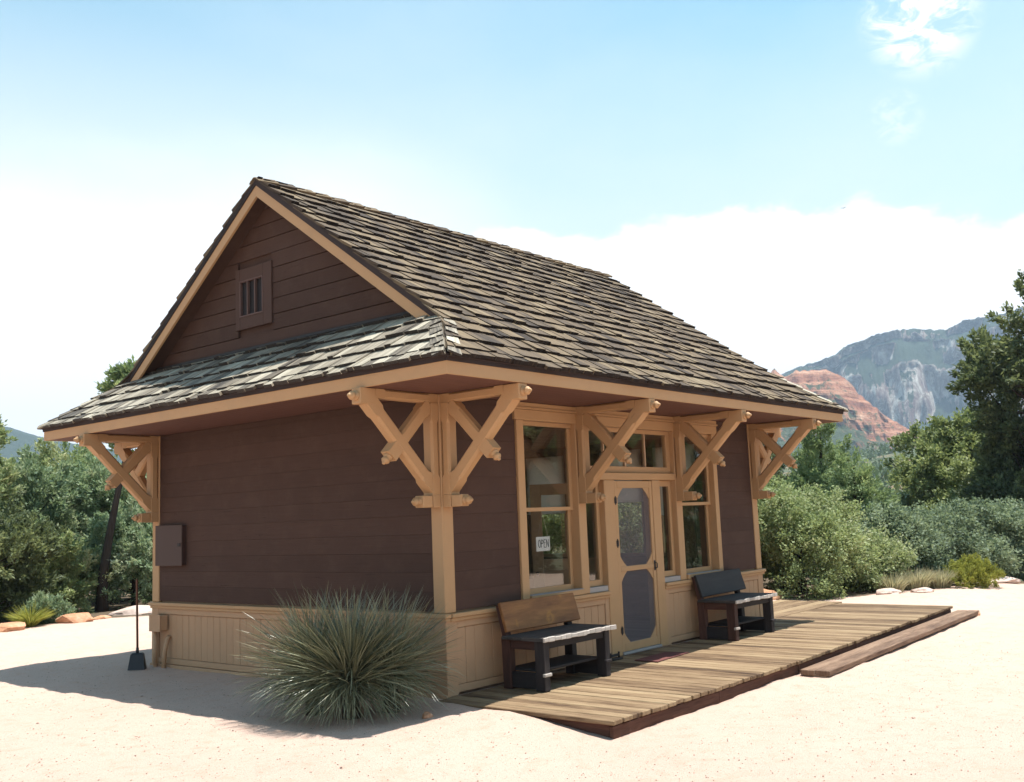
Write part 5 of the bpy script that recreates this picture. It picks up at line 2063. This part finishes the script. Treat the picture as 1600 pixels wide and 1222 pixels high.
def bench(x, y, dark, label):
    """x, y = outer front corner of the left front leg on the deck"""
    ZD = 0.021
    root = empty('bench', (x + 0.6, y + 0.27, ZD))
    tag(root, label, 'bench', 'benches on the deck')
    Wd = BENCH if dark else BENCH
    redl = BENCHRED
    Lb, Dp = 1.085, 0.52

    def P(mb, name, mat):
        return mb.build(name, mat, root)
    for lx_, mt in ((0, redl if dark else Wd), (Lb - 0.082, Wd)):
        mb = MB()
        mb.aab(x + lx_, x + lx_ + 0.082, y, y + 0.118, ZD, 0.482, 'z', 0.006)
        leg = P(mb, 'leg', mt)
    for lx_, mt in ((0, redl), (Lb - 0.082, Wd)):
        mb = MB()
        # rear legs lean back above the seat
        q = random.random() * 5
        stop_bar(mb, (x + lx_ + 0.041, y + Dp - 0.055, ZD), (x + lx_ + 0.041, y + Dp - 0.045, 0.50), V3(0.082, 0, 0), V3(0, 0.10, 0), 0.004, 0.05, 0.05)
        stop_bar(mb, (x + lx_ + 0.041, y + Dp - 0.045, 0.46), (x + lx_ + 0.041, y + Dp + 0.035, 0.80), V3(0.080, 0, 0), V3(0, 0.055, 0), 0.004, 0.05, 0.05)
        P(mb, 'rear_leg', mt)
        # heavy foot rail and seat rail on each side
        mb = MB()
        mb.aab(x + lx_ + 0.018, x + lx_ + 0.064, y - 0.008 + 0.13, y + Dp - 0.10, ZD + 0.012, ZD + 0.160, 'y', 0.005)
        P(mb, 'foot_rail', Wd)
        mb = MB()
        mb.aab(x + lx_ + 0.012, x + lx_ + 0.070, y + 0.121, y + Dp - 0.100, 0.395, 0.480, 'y', 0.005)
        P(mb, 'seat_rail', redl)
        mb = MB()
        mb.aab(x + lx_ - 0.012, x + lx_ + 0.094, y - 0.014, y + 0.02, ZD + 0.135, ZD + 0.165, 'x', 0.004)
        P(mb, 'cleat', PALEW if lx_ == 0 else Wd)
    mb = MB()
    mb.aab(x + 0.084, x + Lb - 0.084, y + 0.018, y + 0.052, 0.405, 0.482, 'x', 0.005)
    P(mb, 'apron', Wd)
    mb = MB()
    mb.aab(x + 0.066, x + Lb - 0.066, y + 0.10, y + Dp - 0.03, ZD + 0.165, ZD + 0.193, 'x', 0.005)
    P(mb, 'lower_shelf', Wd)
    # seat: two slabs, front one with a live edge painted pale as if sunlit
    mb = MB()
    mb.aab(x - 0.030, x + Lb + 0.055, y + 0.245, y + Dp - 0.02, 0.484, 0.516, 'x', 0.006)
    P(mb, 'seat_board', SEATW)
    nseg = 14
    top, bot = [], []
    for k in range(nseg + 1):
        u = k / nseg
        top.append((x - 0.035 + u * (Lb + 0.098), y - 0.030 + 0.010 * math.sin(9 * u + x) + 0.008 * math.sin(23 * u) + (0.016 if 0.60 < u < 0.72 and not dark else 0)))
    mb = MB()
    mb.prism([(p_[0], p_[1], 0.483) for p_ in top] + [(x + Lb + 0.060, y + 0.240, 0.483), (x - 0.032, y + 0.240, 0.483)], (0, 0, 0.033), 0.55, (1, 0, 0))
    seat = P(mb, 'seat_board', SEATW)
    mb = MB()
    for k in range(nseg):
        p0_, p1_ = np.array([*top[k], 0.497]), np.array([*top[k + 1], 0.497])
        mb.box((p0_ + p1_) / 2 + V3(0, -0.002, 0), (p1_ - p0_) * 1.0, V3(0, 0.022, 0), V3(0, 0, 0.041 + 0.006 * math.sin(k * 2.1)), 0.004, 0.6)
    mb.build('sunlit_edge', PALEW, seat)
    # backrest board, leaning
    bw_ = 0.288
    c = np.array([x + 0.605 - 0.02, y + Dp - 0.035, 0.690])
    upb = V3(0, 0.30, 1.0)
    upb /= np.linalg.norm(upb)
    nb = np.array([0, upb[2], -upb[1]])
    mb = MB()
    mb.box(c, V3(1.205, 0, 0.0 if not dark else 0.012), upb * bw_, nb * 0.038, 0.006)
    P(mb, 'backrest', BACKBLUE if dark else BACKPINE)
    return root


bench(0.592, -0.694, False, 'bench with reddish pine backrest left of the screen door')
bench(4.522, -0.624, True, 'bench with charcoal backrest right of the screen door')

# ------------------------------------------------------------------ small things
# OPEN sign hung inside the left window
sign = empty('open_sign', (1.69, 0.128, 1.275))
tag(sign, 'small white OPEN sign hanging by string in left window', 'sign')
SX0, SX1, SZ0, SZ1, SY = 1.572, 1.812, 1.276, 1.430, 0.124
mb = MB()
mb.aab(SX0, SX1, SY, SY + 0.006, SZ0, SZ1, 'x', 0.002)
mb.build('board', SIGNW, sign)


def strokes(lines, x, z, w_, h_, y, name, thick=0.0075):
    mb = MB()
    for a_, b_ in lines:
        p0_ = np.array([x + a_[0] * w_, y, z + a_[1] * h_])
        p1_ = np.array([x + b_[0] * w_, y, z + b_[1] * h_])
        d_ = p1_ - p0_
        n_ = np.cross(d_, V3(0, 1, 0))
        n_ /= np.linalg.norm(n_)
        d_ = d_ + d_ / np.linalg.norm(d_) * thick * 0.8
        mb.box((p0_ + p1_) / 2, d_, n_ * thick, V3(0, 0.002, 0))
    return mb.build(name, INK, sign)


ov = [(0.5 + 0.5 * math.cos(a_), 0.5 + 0.5 * math.sin(a_)) for a_ in np.linspace(0, 2 * math.pi, 15)]
LET = {
    'O': [(ov[i], ov[i + 1]) for i in range(14)],
    'P': [((0, 0), (0, 1)), ((0, 1), (0.7, 0.98)), ((0.7, 0.98), (1, 0.80)), ((1, 0.80), (0.95, 0.60)), ((0.95, 0.60), (0, 0.46))],
    'E': [((0, 0), (0, 1)), ((0, 1), (1, 1)), ((0, 0.58), (0.8, 0.58)), ((0, 0), (1, 0))],
    'N': [((0, 0), (0, 1)), ((0, 1), (1, 0)), ((1, 0), (1, 1))]}
xx = SX0 + 0.034
for ch, wdt in zip('OPEN', (0.036, 0.030, 0.028, 0.034)):
    strokes(LET[ch], xx, SZ0 + 0.040, wdt, 0.080, SY - 0.0012, 'lettering')
    xx += wdt + 0.016
mb = MB()
mb.tube([(SX0 + 0.03, SY + 0.003, SZ1), (1.70, SY + 0.003, 1.690)], [0.0022, 0.0022], 5)
mb.tube([(SX1 - 0.03, SY + 0.003, SZ1), (1.70, SY + 0.003, 1.690)], [0.0022, 0.0022], 5)
mb.build('string', STRING, sign)

mb = MB()
pts = [(2.62, -0.66), (3.40, -0.60), (3.30, -0.34), (2.62, -0.36)]
mb.prism([(a_, b_, 0.0235) for a_, b_ in pts], (0, 0, 0.008), 0.5, (1, 0, 0))
o = mb.build('doormat', MATRED)
tag(o, 'thin dark red doormat on the deck before the screen door', 'doormat')

ds = empty('boot_scraper', (2.60, -0.11, 0.021))
tag(ds, 'small black iron boot scraper on the deck beside the door', 'boot scraper')
mb = MB()
mb.aab(2.50, 2.70, -0.16, -0.07, 0.022, 0.040, 'x', 0.004)
mb.build('base', IRON, ds)
for xx in (2.515, 2.680):
    mb = MB()
    mb.tube([(xx, -0.115, 0.041), (xx, -0.115, 0.085), (xx, -0.118, 0.10)], [0.010, 0.010, 0.014], 8)
    mb.build('upright', IRON, ds, True)
mb = MB()
mb.aab(2.52, 2.675, -0.118, -0.112, 0.055, 0.085, 'x', 0.001)
mb.build('blade', IRON, ds)

dp = empty('dustpan', (-0.315, 4.90, 0.0))
tag(dp, 'black upright dustpan with long wooden handle near left corner post', 'dustpan')
u = np.array([0.77, -0.64, 0.0])        # faces the camera
u /= np.linalg.norm(u)
v = np.array([0.64, 0.77, 0.0])
v /= np.linalg.norm(v)
cc = np.array([-0.315, 4.90, 0.0])
mb = MB()
B4, T4 = (0.098, 0.085), (0.074, 0.045)
low = [cc + u * sx_ * B4[0] + v * sy_ * B4[1] + V3(0, 0, 0.0) for sx_, sy_ in ((-1, -1), (1, -1), (1, 1), (-1, 1))]
hi = [cc + u * sx_ * T4[0] + v * (sy_ * T4[1] + 0.01) + V3(0, 0, 0.180) for sx_, sy_ in ((-1, -1), (1, -1), (1, 1), (-1, 1))]
top2 = [cc + u * sx_ * T4[0] * 0.8 + v * (sy_ * T4[1] * 0.7 + 0.01) + V3(0, 0, 0.196) for sx_, sy_ in ((-1, -1), (1, -1), (1, 1), (-1, 1))]
Vv = low + hi + top2
Ff = [(0, 3, 2, 1)] + [(i, (i + 1) % 4, (i + 1) % 4 + 4, i + 4) for i in range(4)] + [(i + 4, (i + 1) % 4 + 4, (i + 1) % 4 + 8, i + 8) for i in range(4)] + [(8, 9, 10, 11)]
mb.add(Vv, Ff, [[(0, 0), (0.1, 0), (0.1, 0.1), (0, 0.1)]] * len(Ff), 0.5)
pan = mb.build('pan', BLACK, dp)
mb = MB()
mb.tube([cc + u * sx_ * 0.0 + v * 0.01 + V3(0, 0, 0.19), cc + v * 0.01 + V3(0, 0, 0.26)], [0.020, 0.017], 10)
mb.build('socket', BLACK, dp, True)
mb = MB()
mb.tube([cc + v * 0.01 + V3(0, 0, 0.25), cc + v * 0.01 + u * -0.012 + V3(0, 0, 1.06), cc + v * 0.01 + u * -0.013 + V3(0, 0, 1.085)], [0.0135, 0.0135, 0.008], 10)
mb.build('handle', HANDLE, dp, True)

# the big yucca by the near corner: three crowded rosettes of stiff narrow leaves
yu = empty('yucca_plant', (-1.05, 0.30, 0.0))
tag(yu, 'big spiky grey green yucca clump by the near corner', 'yucca')


def blade_mesh(ln, droop, width, seg=7, kink=0.0):
    """one leaf growing along +X, arching by droop"""
    V, F, U = [], [], []
    ang = 0.0
    p_ = np.array([0.0, 0.0])
    for i in range(seg + 1):
        q = i / seg
        wv_ = width * (0.55 + 0.9 * q if q < 0.18 else 0.72 * (1 - q) ** 0.55 + 0.06)
        ang = -droop * q ** 1.4 + kink * math.sin(q * 3)
        V.append((p_[0], -wv_ / 2, p_[1] + 0.15 * wv_))
        V.append((p_[0], 0, p_[1]))
        V.append((p_[0], wv_ / 2, p_[1] + 0.15 * wv_))
        p_ = p_ + np.array([math.cos(ang), math.sin(ang)]) * ln / seg
    for i in range(seg):
        for k in range(2):
            F.append([i * 3 + k, i * 3 + k + 1, i * 3 + k + 4, i * 3 + k + 3])
            U.append([(0, 0), (1, 0), (1, 1), (0, 1)])
    return V, F, U


LEAVES = []
heads = [((-1.07, 0.13, 0.31), 0.84, 1700), ((-0.70, 0.02, 0.33), 0.76, 700), ((-1.10, 0.58, 0.34), 0.80, 800)]
for (hx, hy, hz), ln0, cnt in heads:
    for k in range(cnt):
        az_ = random.random() * 2 * math.pi
        el_ = math.asin(random.uniform(-0.42, 0.985))
        ln = ln0 * random.uniform(0.92, 1.03) * (0.80 + 0.20 * min(1, max(0, (el_ + 0.45) / 0.9)))
        ex, ey = hx + math.cos(az_) * math.cos(el_) * ln, hy + math.sin(az_) * math.cos(el_) * ln
        if ex > -0.045:                               # the wall stops it: the leaf is pressed upright
            el_ = max(el_, math.acos(min(1, max(0.05, (-0.06 - hx) / (ln * max(0.1, math.cos(az_)))))))
        droop = (0.75 if el_ < 0.25 else 0.28) * random.uniform(0.4, 1.5)
        LEAVES.append(((hx + random.gauss(0, 0.03), hy + random.gauss(0, 0.03), hz + random.gauss(0, 0.04)), az_, el_, ln, droop, random.gauss(0, 0.5)))
variants = []
for k in range(12):
    V, F, U = blade_mesh(1.0, 0.10 + 0.10 * k, 0.0185, 7, random.uniform(-0.05, 0.05))
    mb = MB()
    mb.add(V, F, U, random.random())
    o = mb.build('leaf_source', LF_YUC, None, True, origin=(0, 0, 0))
    variants.append(o.data)
    bpy.data.objects.remove(o)


def leaf_matrix(lf):
    (x_, y_, z_), az_, el_, ln, droop, roll = lf
    return Matrix.Translation((x_, y_, z_)) @ Matrix.Rotation(az_, 4, 'Z') @ Matrix.Rotation(-el_, 4, 'Y') @ Matrix.Rotation(roll, 4, 'X') @ Matrix.Diagonal((ln, ln, ln, 1))


def variant_of(lf):
    return variants[min(11, max(0, int((lf[4] - 0.10) / 0.10 + 0.5)))]


# leaves that face the clearing are separate parts, the rest one mass
LEAVES.sort(key=lambda q: math.cos(q[1]) * math.cos(q[2]) * 0.72 + math.sin(q[1]) * math.cos(q[2]) * 0.69 + q[0][0] * 0.5 + q[0][1] * 0.5)
inv = Matrix.Translation(-Vector(WORLD[yu]))


def lifted(lf):
    """keep the arching tip out of the ground and the wall"""
    M_ = leaf_matrix(lf)
    me_ = variant_of(lf)
    lo = min((M_ @ v_.co).z for v_ in me_.vertices)
    if lo < 0.012:
        lf = (lf[0], lf[1], lf[2] + min(0.9, (0.02 - lo) / max(lf[3], 0.3) * 1.10), lf[3] * 0.88, lf[4], lf[5] * 0.5)
    mx = max((leaf_matrix(lf) @ v_.co).x for v_ in me_.vertices)
    if mx > -0.03:
        lf = (lf[0], lf[1], lf[2], lf[3] * max(0.3, (-0.04 - lf[0][0]) / max(0.05, mx - lf[0][0])), lf[4], lf[5])
    return lf


LEAVES = [lifted(q) for q in LEAVES]
for lf in LEAVES[:300]:
    o = bpy.data.objects.new('leaf', variant_of(lf))
    COL.objects.link(o)
    o.parent = yu
    o.matrix_local = inv @ leaf_matrix(lf)
VV, FF, TT = [], [], []
for lf in LEAVES[300:]:
    M_ = leaf_matrix(lf)
    me_ = variant_of(lf)
    b = len(VV)
    VV.extend([tuple(M_ @ v_.co) for v_ in me_.vertices])
    FF.extend([[i + b for i in p_.vertices] for p_ in me_.polygons])
    TT.extend([random.random()] * len(me_.polygons))
mb = MB()
mb.v, mb.f, mb.t = VV, FF, TT
mb.uv = [(0, 0)] * sum(len(f) for f in FF)
o = mb.build('leaves', LF_YUC, yu, True)
o['kind'] = 'stuff'
for (hx, hy, hz), ln0, cnt in heads:
    mb = MB()
    mb.tube([(hx, hy, -0.05), (hx, hy, 0.10), (hx, hy, hz)], [0.09, 0.08, 0.04], 10, 0.4)
    mb.build('stem', BARK, yu, True)

# a bird far off in the sky
bird = empty('bird', (40.0, 10.8, 15.9))
tag(bird, 'tiny dark bird gliding high above the cloud edge', 'bird')
bc = WORLD[bird]
mb = MB()
mb.tube([bc + V3(-0.20 * 0.32, 0 * 0.32, 0 * 0.32), bc + V3(-0.10 * 0.32, 0 * 0.32, 0.01 * 0.32), bc + V3(0.05 * 0.32, 0 * 0.32, 0.01 * 0.32), bc + V3(0.15 * 0.32, 0 * 0.32, 0.015 * 0.32), bc + V3(0.22 * 0.32, 0 * 0.32, 0.0 * 0.32)], [0.004, 0.014, 0.018, 0.011, 0.003], 8)
for s_ in (1, -1):
    mb.prism([bc + V3(0.06 * 0.32, s_ * 0.03 * 0.32, 0.02 * 0.32), bc + V3(-0.06 * 0.32, s_ * 0.03 * 0.32, 0.02 * 0.32), bc + V3(-0.06 * 0.32, s_ * 0.26 * 0.32, 0.10 * 0.32), bc + V3(-0.02 * 0.32, s_ * 0.46 * 0.32, 0.07 * 0.32), bc + V3(0.05 * 0.32, s_ * 0.25 * 0.32, 0.10 * 0.32)], (0, 0, 0.003))
mb.build('body', BIRDM, bird, True)

# ------------------------------------------------------------------ the air over the valley
HZ = 2800.0
mb = MB()
mb.aab(-HZ, HZ, -HZ, HZ, -60, 345, 'x', 0)
hm = bpy.data.materials.new('haze')
hm.use_nodes = True
nt_clear(hm.node_tree)
t = hm.node_tree
o_ = N(t, 'ShaderNodeOutputMaterial')
pv = N(t, 'ShaderNodeVolumePrincipled')
pv.inputs['Color'].default_value = (0.62, 0.80, 1.0, 1)
pv.inputs['Density'].default_value = 0.00027
pv.inputs['Anisotropy'].default_value = 0.2
t.links.new(pv.outputs[0], o_.inputs['Volume'])
hz_o = mb.build('haze', hm)
hz_o['kind'] = 'stuff'
hz_o['label'] = 'thin blue haze lying over the valley'
